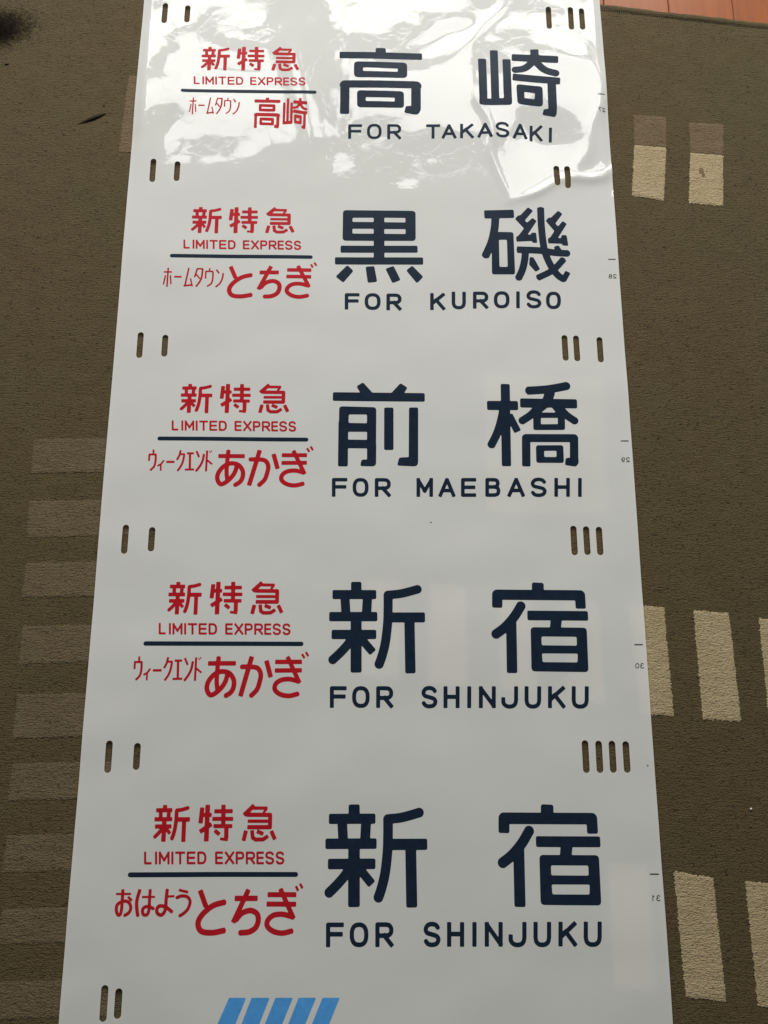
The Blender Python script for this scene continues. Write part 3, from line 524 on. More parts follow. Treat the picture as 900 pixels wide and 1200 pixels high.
[[1],"U","letter","navy",0.6,[["S",2.51,[[464.8,-52.03],[464.51,-68.76]]],["S",2.51,[[479.76,-51.88],[479.42,-68.61]]],["C",2.51,[[464.56,-65.61],[464.51,-68.59],[465.46,-73.24],[468.25,-75.75],[471.81,-76.35],[475.39,-75.68],[478.28,-73.11],[479.42,-68.43],[479.48,-65.46]]]]],
[[1],"R","letter","navy",0.6,[["S",2.51,[[494.12,-77.48],[494.68,-53.84],[506.28,-53.71]]],["C",2.51,[[503.77,-53.74],[508.38,-54.33],[510.79,-57.06],[511.05,-59.39],[510.65,-62.15],[508.11,-64.71],[503.47,-65.39]]],["S",2.51,[[491.89,-65.51],[506.81,-65.35]]],["S",2.51,[[501.03,-63.49],[512.25,-76.71]]]]],
[[1],"O","letter","navy",0.6,[["C",2.51,[[532.56,-52.92],[535.11,-53.11],[536.9,-53.72],[538.33,-54.76],[539.44,-56.19],[540.22,-58.01],[540.65,-60.25],[540.72,-63.43],[540.44,-66.61],[539.86,-68.85],[538.96,-70.68],[537.76,-72.13],[536.26,-73.18],[534.44,-73.83],[531.89,-74.07],[529.35,-73.88],[527.57,-73.27],[526.14,-72.24],[525.03,-70.82],[524.25,-69.01],[523.81,-66.78],[523.73,-63.6],[524.0,-60.42],[524.57,-58.17],[525.47,-56.33],[526.67,-54.88],[528.17,-53.81],[529.99,-53.16],[532.56,-52.92]]]]],
[[1],"I","letter","navy",0.6,[["S",2.51,[[555.55,-50.43],[554.61,-76.35]]]]],
[[1],"S","letter","navy",0.6,[["C",2.52,[[585.35,-55.06],[582.68,-52.01],[577.79,-50.96],[572.47,-52.33],[569.67,-56.77],[571.48,-60.7],[577.32,-62.4],[583.32,-64.31],[585.29,-68.02],[582.65,-72.42],[576.86,-73.79],[571.99,-72.75],[569.17,-69.49]]]]],
[[1],"O","letter","navy",0.6,[["C",2.52,[[605.45,-52.68],[607.84,-52.87],[609.51,-53.51],[610.84,-54.57],[611.85,-56.04],[612.55,-57.91],[612.92,-60.21],[612.92,-63.47],[612.61,-66.73],[612.02,-69.03],[611.14,-70.91],[609.99,-72.39],[608.57,-73.47],[606.85,-74.13],[604.45,-74.37],[602.07,-74.18],[600.41,-73.55],[599.08,-72.5],[598.07,-71.04],[597.37,-69.18],[596.99,-66.89],[596.98,-63.63],[597.28,-60.37],[597.86,-58.06],[598.74,-56.18],[599.89,-54.68],[601.32,-53.6],[603.04,-52.93],[605.45,-52.68]]]]],
[[0],"F","letter","navy",0.6,[["S",2.19,[[316.85,-78.63],[316.62,-56.93],[334.87,-56.66]]],["S",2.19,[[314.53,-66.15],[333.66,-65.87]]]]],
[[0],"O","letter","navy",0.6,[["C",2.19,[[352.83,-55.67],[355.42,-55.84],[357.25,-56.44],[358.74,-57.46],[359.91,-58.87],[360.77,-60.67],[361.29,-62.89],[361.47,-66.05],[361.3,-69.2],[360.79,-71.43],[359.95,-73.24],[358.79,-74.68],[357.31,-75.73],[355.5,-76.39],[352.92,-76.63],[350.34,-76.46],[348.52,-75.86],[347.04,-74.85],[345.86,-73.45],[345.01,-71.66],[344.48,-69.44],[344.29,-66.3],[344.44,-63.14],[344.95,-60.91],[345.78,-59.08],[346.95,-57.63],[348.43,-56.57],[350.25,-55.92],[352.83,-55.67]]]]],
[[0],"R","letter","navy",0.6,[["S",2.2,[[374.01,-78.82],[374.01,-56.08],[385.06,-55.92]]],["C",2.2,[[382.86,-55.95],[387.37,-56.5],[389.78,-59.14],[390.09,-61.4],[389.76,-64.08],[387.34,-66.58],[382.85,-67.27]]],["S",2.2,[[371.81,-67.42],[385.85,-67.22]]],["S",2.2,[[380.59,-65.63],[391.5,-78.03]]]]],
[[0],"T","letter","navy",0.6,[["S",2.2,[[429.06,-55.7],[449.71,-55.4]]],["S",2.2,[[439.41,-53.35],[439.12,-76.86]]]]],
[[0],"A","letter","navy",0.6,[["S",2.2,[[453.22,-76.45],[463.62,-53.58]]],["S",2.2,[[462.57,-53.54],[472.23,-76.23]]],["S",2.2,[[455.61,-68.7],[470.08,-68.49]]]]],
[[0],"K","letter","navy",0.6,[["S",2.2,[[481.49,-52.0],[480.99,-75.97]]],["S",2.2,[[498.26,-52.55],[480.3,-67.76]]],["S",2.2,[[485.55,-59.86],[498.15,-75.25]]]]],
[[0],"A","letter","navy",0.6,[["S",2.21,[[505.91,-74.54],[516.72,-50.91]]],["S",2.21,[[515.7,-50.87],[525.3,-74.31]]],["S",2.21,[[508.44,-66.56],[523.17,-66.34]]]]],
[[0],"S","letter","navy",0.6,[["C",2.21,[[549.76,-53.5],[547.01,-50.64],[542.04,-49.68],[536.66,-51.0],[533.86,-55.18],[535.75,-58.87],[541.7,-60.43],[547.8,-62.19],[549.85,-65.67],[547.22,-69.82],[541.36,-71.13],[536.4,-70.18],[533.5,-67.14]]]]],
[[0],"A","letter","navy",0.6,[["S",2.21,[[558.32,-73.5],[569.14,-48.97]]],["S",2.21,[[568.2,-48.91],[577.29,-73.3]]],["S",2.21,[[560.83,-65.24],[575.36,-65.03]]]]],
[[0],"K","letter","navy",0.6,[["S",2.21,[[585.13,-50.74],[584.09,-76.79]]],["S",2.21,[[600.84,-51.2],[583.67,-67.91]]],["S",2.21,[[588.81,-59.28],[600.16,-76.21]]]]],
[[0],"I","letter","navy",0.6,[["S",2.21,[[613.37,-54.69],[612.27,-78.99]]]]],
[[0],"7","digit","grey",0.25,[["S",0.49,[[689.92,-23.28],[685.43,-23.29],[687.85,-29.13]]]]],
[[0,1,2],"2","digit","grey",0.25,[["C",0.49,[[695.5,-24.62],[695.18,-23.54],[693.61,-23.17],[691.97,-23.66],[691.57,-24.79],[692.2,-26.08],[693.91,-27.32],[695.09,-28.66]]],["S",0.49,[[695.7,-28.66],[690.73,-28.67]]]]],
[[1],"8","digit","grey",0.25,[["C",0.49,[[687.26,-25.83],[688.81,-25.34],[689.0,-23.83],[687.43,-23.29],[685.79,-23.83],[685.77,-25.34],[687.26,-25.83],[689.09,-26.52],[688.97,-28.14],[687.05,-28.79],[685.21,-28.15],[685.33,-26.53],[687.26,-25.83]]]]],
[[2],"9","digit","grey",0.25,[["C",0.49,[[685.5,-25.18],[686.81,-26.53],[688.84,-25.98],[689.24,-24.36],[688.23,-23.29],[686.63,-23.29],[685.48,-24.37],[685.33,-26.53],[686.08,-28.41],[687.45,-28.79],[688.79,-27.87]]]]],
[[3],"0","digit","grey",0.25,[["C",0.49,[[687.43,-23.29],[686.83,-23.34],[686.39,-23.51],[686.03,-23.77],[685.73,-24.14],[685.5,-24.61],[685.34,-25.18],[685.24,-25.99],[685.23,-26.8],[685.31,-27.37],[685.47,-27.84],[685.72,-28.2],[686.05,-28.47],[686.46,-28.63],[687.06,-28.68],[687.66,-28.63],[688.1,-28.46],[688.46,-28.2],[688.76,-27.83],[688.99,-27.37],[689.15,-26.79],[689.24,-25.98],[689.26,-25.17],[689.18,-24.6],[689.02,-24.13],[688.77,-23.77],[688.44,-23.5],[688.03,-23.34],[687.43,-23.29]]]]],
[[3,4],"3","digit","grey",0.25,[["C",0.49,[[695.34,-24.08],[694.01,-23.17],[692.17,-23.71],[691.94,-25.17],[693.62,-25.81]]],["C",0.49,[[693.62,-25.81],[691.79,-26.25],[691.3,-27.49],[692.41,-28.67],[694.01,-28.77],[695.19,-27.86]]]]],
[[4],"1","digit","grey",0.25,[["S",0.49,[[686.63,-29.17],[687.06,-22.8]]],["S",0.49,[[686.67,-22.97],[688.71,-24.79]]]]]]
HEADER=[["新","kanji","red",0.6,[["S",2.61,[[105.5,78.66],[105.57,72.7]]],["S",2.37,[[95.0,72.67],[114.47,72.74]]],["S",2.26,[[100.56,71.65],[101.12,63.22]]],["S",2.32,[[110.58,71.69],[110.16,63.26]]],["S",2.4,[[93.71,62.46],[114.99,62.53]]],["S",2.39,[[94.89,54.28],[114.54,54.35]]],["S",2.7,[[105.6,62.49],[105.81,37.13]]],["C",2.23,[[104.77,53.84],[101.99,49.7],[98.79,45.99],[95.07,42.36]]],["S",2.05,[[107.17,53.33],[113.15,46.14]]],["C",2.21,[[133.46,75.47],[128.8,74.08],[124.73,73.1],[119.79,72.59]]],["C",2.32,[[119.72,72.49],[119.72,65.91],[119.48,59.08],[118.54,50.79],[117.08,44.61],[115.62,40.36]]],["D",2.08,[[119.72,72.49]]],["S",2.58,[[120.18,62.17],[136.07,62.24]]],["S",2.53,[[129.15,61.73],[129.46,36.84]]]]],["特","kanji","red",0.6,[["S",2.67,[[150.2,75.8],[148.8,57.7]]],["S",2.32,[[150.7,67.3],[161.9,67.3]]],["S",2.86,[[156.6,78.9],[156.6,37.3]]],["S",2.6,[[148.4,48.1],[162.1,57.0]]],["S",2.32,[[164.6,71.4],[186.8,71.6]]],["S",2.65,[[175.4,78.9],[176.1,54.8]]],["S",2.31,[[162.7,62.8],[187.7,62.8]]],["S",2.3,[[164.4,54.6],[187.0,54.6]]],["S",2.64,[[179.9,54.6],[180.2,40.3]]],["P",0.68,[[177.8,45.4],[182.5,45.4],[182.3,37.4,1.4],[172.4,38.8],[173.3,42.0],[177.6,41.3,0.3]]],["S",2.3,[[166.0,49.8],[172.1,45.1]]]]],["急","kanji","red",0.6,[["S",2.63,[[212.4,78.3],[200.4,66.9]]],["P",0.52,[[211.1,77.1],[228.4,76.9],[228.6,73.6],[223.3,66.7],[220.6,66.8],[224.2,73.1,0.2],[211.3,73.1]]],["S",2.44,[[203.3,67.5],[231.9,67.3],[232.0,53.4],[204.8,53.4]]],["S",1.93,[[205.1,60.2],[232.6,60.2]]],["S",2.44,[[203.5,49.6],[200.9,37.9]]],["S",2.28,[[210.7,50.0],[211.8,41.6],[215.3,39.4],[224.3,39.6],[230.1,43.6]]],["S",2.28,[[216.4,48.9],[224.4,45.7]]],["S",2.39,[[233.6,49.3],[238.4,39.5]]]]],["L","letter","red",0.45,[["S",1.29,[[85.05,26.22],[85.93,13.27],[93.5,13.26]]]]],["I","letter","red",0.45,[["S",1.29,[[97.93,26.2],[98.85,11.96]]]]],["M","letter","red",0.45,[["S",1.29,[[103.31,11.95],[102.4,26.19]]],["S",1.29,[[113.41,11.94],[112.53,26.18]]],["S",1.29,[[101.99,25.38],[108.8,15.43]]],["S",1.29,[[113.07,25.43],[107.44,15.36]]]]],["I","letter","red",0.45,[["S",1.29,[[117.1,26.17],[117.97,11.93]]]]],["T","letter","red",0.45,[["S",1.29,[[120.56,24.87],[132.27,24.86]]],["S",1.29,[[126.34,26.16],[127.18,11.92]]]]],["E","letter","red",0.45,[["S",1.29,[[144.49,24.85],[135.38,24.86],[136.04,13.19],[145.12,13.18]]],["S",1.29,[[134.41,19.13],[144.25,19.12]]]]],["D","letter","red",0.45,[["S",1.29,[[152.89,24.83],[147.9,24.84],[148.53,13.17],[153.51,13.17]]],["C",1.29,[[151.36,24.83],[154.1,24.25],[155.95,21.9],[156.43,18.99],[156.25,16.07],[154.65,13.74],[151.97,13.17]]]]],["E","letter","red",0.45,[["S",1.29,[[177.13,24.8],[168.92,24.81],[169.49,13.14],[177.67,13.13]]],["S",1.29,[[167.91,19.08],[176.91,19.07]]]]],["X","letter","red",0.45,[["S",1.29,[[179.63,25.8],[190.51,12.1]]],["S",1.29,[[189.95,25.84],[180.21,12.06]]]]],["P","letter","red",0.45,[["S",1.29,[[193.95,11.81],[193.39,24.78],[198.88,24.77]]],["C",1.29,[[197.59,24.77],[199.74,24.42],[200.95,22.89],[201.15,21.61],[201.06,20.09],[199.97,18.69],[197.86,18.34]]],["S",1.29,[[192.38,18.35],[199.53,18.34]]]]],["R","letter","red",0.45,[["S",1.29,[[205.95,11.79],[205.43,24.76],[211.42,24.75]]],["C",1.29,[[210.13,24.75],[212.54,24.4],[213.88,22.87],[214.1,21.59],[213.98,20.07],[212.76,18.67],[210.38,18.32]]],["S",1.29,[[204.4,18.33],[212.1,18.32]]],["S",1.29,[[209.11,19.31],[215.26,12.08]]]]],["E","letter","red",0.45,[["S",1.29,[[225.69,24.73],[217.98,24.74],[218.42,13.06],[226.11,13.05]]],["S",1.29,[[216.91,19.01],[225.45,19.0]]]]],["S","letter","red",0.45,[["C",1.29,[[236.48,22.73],[235.02,24.37],[232.53,24.96],[229.91,24.26],[228.68,21.92],[229.74,19.81],[232.73,18.87],[235.81,17.82],[236.95,15.83],[235.79,13.5],[232.94,12.81],[230.45,13.39],[228.91,15.14]]]]],["S","letter","red",0.45,[["C",1.3,[[248.54,22.71],[247.16,24.35],[244.79,24.94],[242.3,24.24],[241.12,21.9],[242.13,19.79],[244.97,18.85],[247.9,17.8],[248.98,15.81],[247.88,13.48],[245.16,12.79],[242.8,13.37],[241.33,15.12]]]]],["-","divider","navy",0.7,[["S",2.7218969526635384,[[69.2,0.6],[264.2,0.6]]],["D",2.7218969526635384,[[69.2,0.6]]],["D",2.7218969526635384,[[264.2,0.6]]]]]]
TICK=[["-","tick","grey",0.4,[["S",0.75,[[685.4,0.3],[696.1,0.3]]]]]]
SLOTS=[[33.8,539.0,37.1,7.6],[68.0,538.0,31.4,7.6],[33.8,266.7,37.7,7.6],[68.5,266.1,32.3,7.6],[33.7,-4.3,38.0,7.6],[67.5,-4.9,32.1,7.6],[33.7,-275.4,38.2,7.6],[67.8,-275.3,32.0,7.6],[33.4,-544.8,37.8,7.6],[67.5,-544.5,31.5,7.6],[49.3,-814.8,37.9,7.6],[65.5,-815.0,31.5,7.6],[619.0,540.1,41.0,7.6],[652.9,539.5,41.8,7.6],[670.0,538.9,39.9,7.6],[618.7,266.4,33.9,7.6],[634.0,263.8,36.7,7.6],[617.5,-3.5,38.5,7.6],[633.5,-4.1,38.7,7.6],[666.0,-5.7,37.8,7.6],[615.9,-274.1,39.2,7.6],[632.5,-274.3,38.3,7.6],[649.2,-274.7,37.8,7.6],[616.1,-544.4,38.5,7.6],[632.9,-544.7,38.0,7.6],[649.4,-544.6,37.8,7.6],[666.5,-544.9,37.2,7.6]]
STRIPES=[[[191.5,-809.4],[211.1,-809.5],[182.0,-879.2],[160.6,-879.1]],[[217.2,-809.5],[237.8,-809.6],[209.9,-879.3],[189.9,-879.2]],[[244.5,-809.6],[264.5,-809.7],[234.4,-879.4],[215.5,-879.3]],[[271.0,-809.7],[291.0,-809.8],[260.4,-879.6],[242.0,-879.5]],[[298.4,-809.8],[318.1,-809.9],[287.7,-879.7],[268.1,-879.6]]]
CREAM=[[[736.9,321.7],[784.1,318.0],[773.7,229.2],[727.4,237.3]],[[819.2,309.8],[867.6,306.2],[859.6,221.5],[809.5,225.6]],[[683.0,-357.2],[728.0,-360.1],[730.0,-496.5],[687.8,-493.0]],[[765.7,-363.8],[811.7,-368.1],[813.8,-502.5],[765.9,-500.1]],[[849.1,-374.3],[895.1,-379.0],[897.0,-512.3],[849.2,-508.3]],[[714.9,-675.7],[762.2,-683.9],[765.2,-816.9],[718.5,-812.4]],[[800.2,-686.9],[849.0,-691.7],[851.6,-828.0],[801.5,-822.3]],[[635.5,-665.7],[682.4,-670.5],[683.7,-804.2],[636.1,-801.4]],[[427.5,-332.3],[473.6,-336.5],[473.1,-459.0],[424.0,-455.9]],[[513.2,-337.5],[557.1,-342.8],[560.7,-468.2],[515.8,-464.1]],[[597.6,-348.2],[641.5,-352.5],[644.7,-480.6],[598.9,-476.5]],[[344.0,-324.9],[388.0,-329.1],[385.5,-449.7],[339.5,-446.7]],[[505.8,-41.5],[667.3,-50.1],[662.8,-238.6],[502.8,-236.0]]]
TAN=[[[739.4,373.4],[788.2,369.9],[784.1,318.0],[736.9,321.7]],[[821.0,361.1],[872.6,358.9],[867.6,306.2],[819.2,309.8]],[[-13.8,430.9],[48.7,425.9],[41.9,294.6],[-19.1,299.5]],[[-97.8,-139.8],[71.7,-136.5],[70.1,-182.7],[-97.6,-186.9]],[[-94.9,-224.3],[71.5,-221.1],[70.1,-267.9],[-94.4,-273.2]],[[-92.1,-306.7],[69.1,-302.7],[67.6,-346.8],[-91.9,-351.7]],[[-87.2,-386.8],[68.0,-383.6],[64.6,-428.3],[-87.7,-433.9]],[[-86.0,-470.8],[66.3,-468.0],[62.5,-519.2],[-85.7,-524.3]],[[-82.6,-553.0],[64.7,-550.3],[60.5,-591.7],[-84.2,-596.5]],[[-81.1,-634.8],[62.5,-632.4],[58.3,-672.3],[-82.7,-676.8]],[[-77.5,-715.8],[63.4,-713.3],[59.2,-750.8],[-80.2,-754.0]],[[-75.1,-792.5],[62.2,-790.4],[58.3,-828.3],[-77.5,-832.0]]]


# ------------------------------------------------------------------ floor and carpet
CARPET_Z = -0.0028
FLOOR_Z = -0.0125
HX, HY = 0.683, 0.5665            # a point of the bound edge
ex = np.array([math.cos(ROT_C), math.sin(ROT_C)]); ey = np.array([-ex[1], ex[0]])

def carpet_height(x, y):
    return CARPET_Z + 0.00035 * gnoise(x * 9, y * 9, 3) - 0.0004 + 0.00028 * gnoise(x * 55, y * 80, 4) + 0.00018 * gnoise(x * 190, y * 260, 5)

floor = tag(mesh_obj('floor', [(-3, -3, FLOOR_Z - .004), (4, -3, FLOOR_Z - .004), (4, 2.6, FLOOR_Z - .004), (-3, 2.6, FLOOR_Z - .004)], [(0, 1, 2, 3)], M['subfloor'], smooth=False), kind='structure')
def plank_mesh(w, l, t, b=.0012):
    x, y = w / 2, l / 2
    vs = [(-x, -y, -t), (x, -y, -t), (x, y, -t), (-x, y, -t), (-x, -y, -b), (x, -y, -b), (x, y, -b), (-x, y, -b),
          (-x + b, -y + b, 0), (x - b, -y + b, 0), (x - b, y - b, 0), (-x + b, y - b, 0)]
    fs = [(8, 9, 10, 11)]
    for a in (0, 4):
        for k in range(4):
            fs.append((a + k, a + (k + 1) % 4, a + 4 + (k + 1) % 4, a + 4 + k))
    me = bpy.data.meshes.new('plank'); me.from_pydata(vs, [], fs); me.materials.append(M['wood']); return me
PW_ = 0.1015
pm = plank_mesh(PW_ - .0008, 0.9, .004)
pr = random.Random(3)
for i in range(-17, 14):
    off = pr.uniform(-.45, .45)
    for j in range(0, 3):
        o = bpy.data.objects.new('plank', pm)
        COL.objects.link(o); o.parent = floor
        o.location = (0.8115 + PW_ * (i + .5), 0.60 + off + j * .9008 - .45 * (j > 9), FLOOR_Z)

# carpet body
carpet = empty('carpet', (0.3, -0.3, CARPET_Z - .008), 'olive brown short pile carpet with cream and tan rectangles under the white sign', 'carpet')
def P2(a, b): return HX + a * ex[0] + b * ey[0], HY + a * ex[1] + b * ey[1]
cell = .006
A = np.arange(-1.75, 1.2, cell); B = np.arange(-1.9, 0.0001, cell); B[-1] = 0
AA, BB = np.meshgrid(A, B)
CX = HX + AA * ex[0] + BB * ey[0]; CY = HY + AA * ex[1] + BB * ey[1]
CZ = carpet_height(CX, CY)
vs = np.stack([CX, CY, CZ], -1).reshape(-1, 3)
ny, nx = AA.shape
idx = np.arange(ny * nx).reshape(ny, nx)
fs = np.stack([idx[:-1, :-1], idx[:-1, 1:], idx[1:, 1:], idx[1:, :-1]], -1).reshape(-1, 4)
body = mesh_obj('pile_surface', (vs - np.array(carpet.location)).tolist(), fs.tolist(), M['pile'], carpet)
# bound edge: a rolled hem with dark stitches beside it
hv = []; hf = []
na = 700; seg = 9
for i in range(na):
    a = -1.75 + 2.95 * i / (na - 1)
    r = .0042 + .0006 * float(gnoise(a * 60, 1.3, 8)) + .0004 * float(gnoise(a * 220, 7.3, 9))
    wob = .0010 * float(gnoise(a * 14, 3.7, 10))
    for k in range(seg):
        t = math.pi * 1.15 * k / (seg - 1) - .08 * math.pi
        bb = .0025 + wob + r * math.cos(t) * 1.25
        x, y = P2(a, bb)
        hv.append((x, y, CARPET_Z - .0016 + r * math.sin(t) * (.55 if math.cos(t) < 0 else .55)))
for i in range(na - 1):
    for k in range(seg - 1):
        q = i * seg + k
        hf.append((q, q + seg, q + seg + 1, q + 1))
hem = mesh_obj('bound_edge', [tuple(np.array(p) - np.array(carpet.location)) for p in hv], hf, M['pile'], carpet)
sv = []; sf = []
for i in range(900):
    a = -1.75 + 2.95 * (i + .5) / 900
    x, y = P2(a + pr.uniform(-.0003, .0003), -.0036 + pr.uniform(-.0003, .0003))
    l, w, h = .0009, .0012, .0003
    z = CARPET_Z + .0004
    k = len(sv)
    for s in (-1, 1):
        for t in (-1, 1):
            px = x + s * l * ex[0] + t * w * ey[0]; py = y + s * l * ex[1] + t * w * ey[1]
            sv.append((px, py, z - .001)); sv.append((px * .5 + x * .5, py * .5 + y * .5, z + h))
    sf += [(k + 1, k + 5, k + 7, k + 3), (k, k + 4, k + 5, k + 1), (k + 2, k + 3, k + 7, k + 6), (k, k + 1, k + 3, k + 2), (k + 4, k + 6, k + 7, k + 5)]
st = mesh_obj('hem_stitching', [tuple(np.array(p) - np.array(carpet.location)) for p in sv], sf, M['stitch'], carpet, smooth=False)
st['kind'] = 'stuff'
# side wall of the carpet slab under the hem
x0, y0 = P2(-1.75, 0.003); x1, y1 = P2(1.2, 0.003)

def woven_block(quad, mat, lift, seed, label=None):
    q = np.array(quad)
    cx, cy = q[:, 0].mean(), q[:, 1].mean()
    cell = 1.0
    X = np.arange(q[:, 0].min() - 4, q[:, 0].max() + 4, cell); Y = np.arange(q[:, 1].min() - 4, q[:, 1].max() + 4, cell)
    XX, YY = np.meshgrid(X, Y)
    D = sd_poly(XX, YY, fillet(quad, 1.5))
    D = D + 1.7 * gnoise(XX / 2.3, YY / 2.3, seed) + .7 * gnoise(XX / 9, YY / 9, seed + 1)
    v2, f2 = cut_grid(X, Y, D)
    v2 = np.array(v2)
    d = sd_poly(v2[:, 0], v2[:, 1], fillet(quad, 1.5))
    x = v2[:, 0] / 1000; y = v2[:, 1] / 1000
    z = carpet_height(x, y) + lift * sstep(1.5, -3.0, d) + .00015 * gnoise(x * 300, y * 420, seed + 2) + .00022
    o = mesh_obj('woven_block', (np.stack([x, y, z], 1) - np.array(carpet.location)).tolist(), f2, mat, carpet)
    if label: o['label'] = label
    return o
for i, q in enumerate(CREAM):
    woven_block(q, M['beige'] if i == 12 else M['cream'], .0007, 20 + i * 3, 'cream woven rectangle')
for i, q in enumerate(TAN):
    woven_block(q, M['tan'] if i < 3 else M['faint'], .0004, 120 + i * 3, 'faint tan woven rectangle')
# small soft stain in one cream block
X = np.arange(820, 846, .7); Y = np.arange(262, 292, .7)
XX, YY = np.meshgrid(X, Y)
D = np.minimum(np.hypot((XX - 832.5) / .8, YY - 279) - 4.2, np.hypot(XX - 835, YY - 272.5) - 2.6) + 1.8 * gnoise(XX / 3, YY / 3, 77)
v2, f2 = cut_grid(X, Y, D); v2 = np.array(v2)
so = mesh_obj('stain', (np.stack([v2[:, 0] / 1000, v2[:, 1] / 1000, carpet_height(v2[:, 0] / 1000, v2[:, 1] / 1000) + .0014], 1) - np.array(carpet.location)).tolist(), f2, M['stain'], carpet)
so['label'] = 'small brown stain on a cream rectangle'

# ------------------------------------------------------------------ the sign sheet
sign = empty('destination_blind', (0.35, -0.25, 0.0), 'long white vinyl train destination blind with navy and red Japanese lettering on the carpet', 'train sign')
SO = np.array(sign.location)
W = 700.0
V0, V1 = -1010.0, 800.0
slots = [(a, b, h, 8.2) for a, b, h, w in SLOTS]
def lines(lo, hi, base, zones):
    """grid lines from lo to hi, finer inside the zones (a, b, step)"""
    out = [lo]
    x = lo
    while x < hi - 1e-6:
        s = base
        for a, b, st in zones:
            if a <= x < b: s = min(s, st)
            elif x < a < x + s: s = max(a - x, .2)
        x = min(x + s, hi)
        out.append(x)
    return np.array(out)
gx = lines(-4, W + 4, 4.0, [(-4, 10, 2)] + [(a - w / 2 - 1, a + w / 2 + 1, .75) for a, b, h, w in slots] + [(W - 6, W + 4, 2)])
gy = lines(V0 - 4, V1 + 4, 5.0, [(b - h / 2 - 1.5, b - h / 2 + 5, .9) for a, b, h, w in slots] + [(b + h / 2 - 5, b + h / 2 + 1.5, .9) for a, b, h, w in slots] + [(215, 800, 2.2)])
XX, YY = np.meshgrid(gx, gy)
D = np.maximum(np.maximum(-XX, XX - W), np.maximum(V0 - YY, YY - V1))
for a, b, h, w in slots:
    r = w / 2
    d = np.hypot(XX - a, np.maximum(np.abs(YY - b) - (h / 2 - r), 0)) - r
    D = np.maximum(D, -d)
v2, f2 = cut_grid(gx, gy, D)
v2 = np.array(v2) / 1000
sheet = mesh_obj('vinyl_sheet', (np.stack([v2[:, 0], v2[:, 1], height(v2[:, 0], v2[:, 1])], 1) - SO).tolist(), f2, M['vinyl'], sign)

LIFT = .00013
cache = {}
def lay(name, items, cell, mat, voff, label=None, lift=LIFT):
    key = repr(items)
    if key not in cache:
        cache[key] = shape_mesh(items, cell)
    v2, f2 = cache[key]
    a = np.array(v2)
    x = a[:, 0] / 1000; y = (a[:, 1] + voff) / 1000
    o = mesh_obj(name, (np.stack([x, y, height(x, y) + lift], 1) - SO).tolist(), f2, mat, sign)
    if label: o['label'] = label
    return o
NAMES = {'kanji': 'kanji_character', 'kana': 'kana_character', 'letter': 'latin_letter', 'digit': 'mirrored_digit', 'divider': 'divider_line', 'tick': 'tick_mark'}
def part_label(ch, kind, col):
    c = {'navy': 'navy blue', 'red': 'red', 'grey': 'small grey'}[col]
    if kind in ('divider', 'tick'): return None
    w = {'kanji': 'kanji', 'kana': 'kana', 'letter': 'letter', 'digit': 'mirrored digit'}[kind]
    return '%s %s %s' % (c, w, ch)
for ks, ch, kind, col, cell, items in PRINT:
    for k in ks:
        lay(NAMES[kind], items, cell, M[col], TICK_V - PITCH * k, part_label(ch, kind, col))
for ch, kind, col, cell, items in HEADER:
    for k in range(5):
        lay(NAMES[kind], items, cell, M[col], TICK_V - PITCH * k - (2.2, 1.6, 1.0, .4, 0)[k], part_label(ch, kind, col))
for ch, kind, col, cell, items in TICK:
    for k in range(-1, 6):
        lay(NAMES[kind], items, cell, M[col], TICK_V - PITCH * k)
for q in STRIPES:
    lay('slanted_stripe', [['P', .6, q]], 1.2, M['blue'], 0, 'sky blue slanted stripe')

# ------------------------------------------------------------------ little things on the carpet and the sheet
def lump(name, x, y, rx, ry, rz, ang, mat, label, cat, seed, z=None, taper=0.0):
    vs = []; fs = []
    nr, nk = 9, 10
    ca, sa = math.cos(ang), math.sin(ang)
    zz = float(carpet_height(np.array(x), np.array(y))) if z is None else z
    for i in range(nr + 1):
        t = -1 + 2 * i / nr
        rr = math.sqrt(max(0, 1 - abs(t) ** 2.2)) * (1 - taper * (t < 0) * (-t)) + .03
        for k in range(nk):
            a = 2 * math.pi * k / nk
            j = 1 + .22 * float(gnoise(t * 3 + seed, a * 1.3, seed))
            px = t * rx; py = rr * ry * math.cos(a) * j; pz = rr * rz * (math.sin(a) * j + .55)
            vs.append((px * ca - py * sa, px * sa + py * ca, max(pz, -.0003)))
    for i in range(nr):
        for k in range(nk):
            fs.append((i * nk + k, (i + 1) * nk + k, (i + 1) * nk + (k + 1) % nk, i * nk + (k + 1) % nk))
    fs.append(tuple(range(nk))); fs.append(tuple(range(nr * nk, nr * nk + nk)))
    o = mesh_obj(name, vs, fs, mat); o.location = (x, y, zz)
    return tag(o, label, cat)
lump('splinter', -.0625, .3545, .0235, .0030, .0016, math.radians(25.5), M['char'], 'dark charred splinter lying aslant on the carpet left of the sheet', 'splinter', 3, taper=.75)
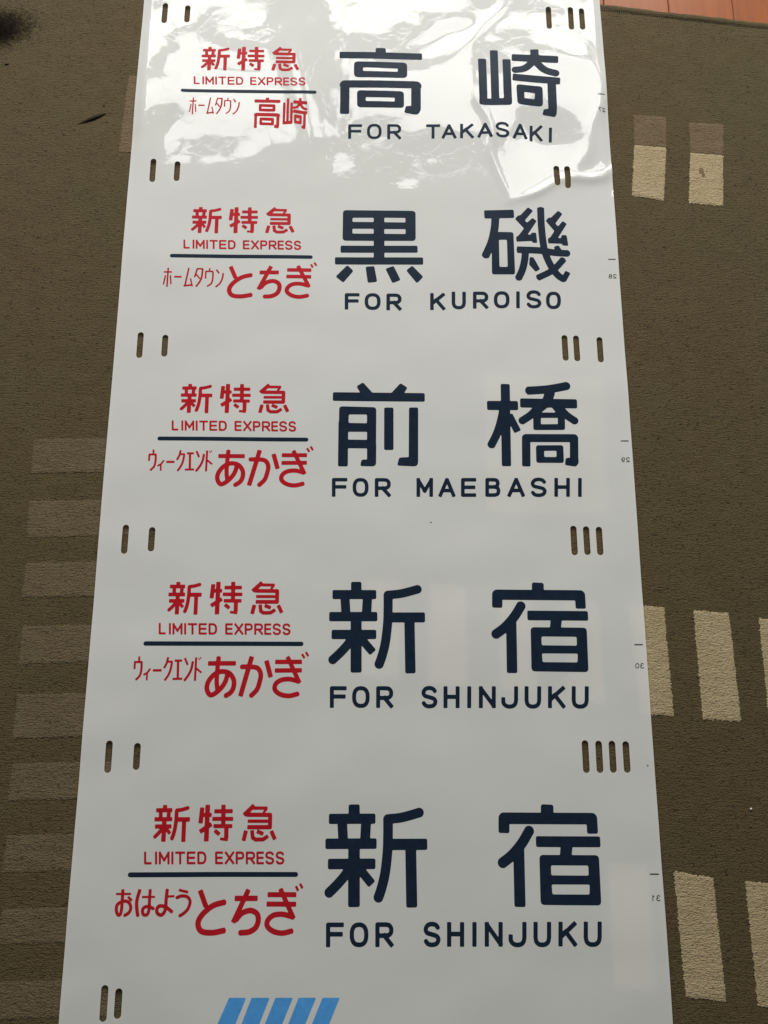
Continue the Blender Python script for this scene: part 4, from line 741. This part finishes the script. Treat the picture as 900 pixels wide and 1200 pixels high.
lump('crumb', -.0462, .3770, .0016, .0012, .0009, .5, M['crumb'], 'tiny dark crumb just above the charred splinter', 'crumb', 5)
lump('crumb', -.1963, .4474, .0040, .0016, .0010, .25, M['crumb'], 'small flat brown crumb on the carpet by the far left edge', 'crumb', 6)
lump('lint_speck', .8156, -.6058, .0016, .0012, .0012, 1, M['pale'], 'tiny pale lint speck on dark carpet between the cream rectangle rows at right', 'lint', 8)
lump('dust_speck', .4294, -.2508, .0009, .0008, .0004, 0, M['crumb'], 'tiny black dust speck on the white sheet between two sign panels', 'dust', 9, z=float(height(.4294, -.2508)))
lump('dust_speck', .6919, -.5549, .0009, .0007, .0004, 0, M['crumb'], 'tiny dark dust speck beside the row of four slots at the right', 'dust', 10, z=float(height(.6919, -.5549)))

# thin dark strands forming a soft dark blob of unknown kind, upper left
fr = random.Random(11)
fv = []; ff = []
for i in range(14000):
    gx_, gy_ = fr.gauss(0, 1), fr.gauss(0, 1)
    px = -.232 + gx_ * .029; py = .508 + gy_ * .016 + .12 * (px + .232)
    hgt = .010 * math.exp(-(gx_ ** 2 + gy_ ** 2) / 1.6)
    z = CARPET_Z + fr.random() * hgt
    a = fr.uniform(-1, 1) * 1.2 + (0 if fr.random() < .7 else 1.5); l = fr.uniform(.002, .006); w = .00016
    pts = []
    for s in range(4):
        pts.append((px, py, z)); a += fr.uniform(-.5, .5)
        px += math.cos(a) * l / 3; py += math.sin(a) * l / 3; z = max(CARPET_Z, z + fr.uniform(-.0006, .0008))
    k = len(fv)
    for s, (x, y, zz) in enumerate(pts):
        ww = w * (1 - .7 * s / 3)
        fv.append((x - math.sin(a) * ww, y + math.cos(a) * ww, zz)); fv.append((x + math.sin(a) * ww, y - math.cos(a) * ww, zz + ww))
    for s in range(3):
        ff.append((k + 2 * s, k + 2 * s + 1, k + 2 * s + 3, k + 2 * s + 2))
fo = mesh_obj('strand_clump', [(x + .232, y - .508, z - CARPET_Z) for x, y, z in fv], ff, M['strand'], smooth=False)
fo.location = (-.232, .508, CARPET_Z)
tag(fo, 'soft dark clump of thin strands on the carpet at the upper left edge', 'strand')
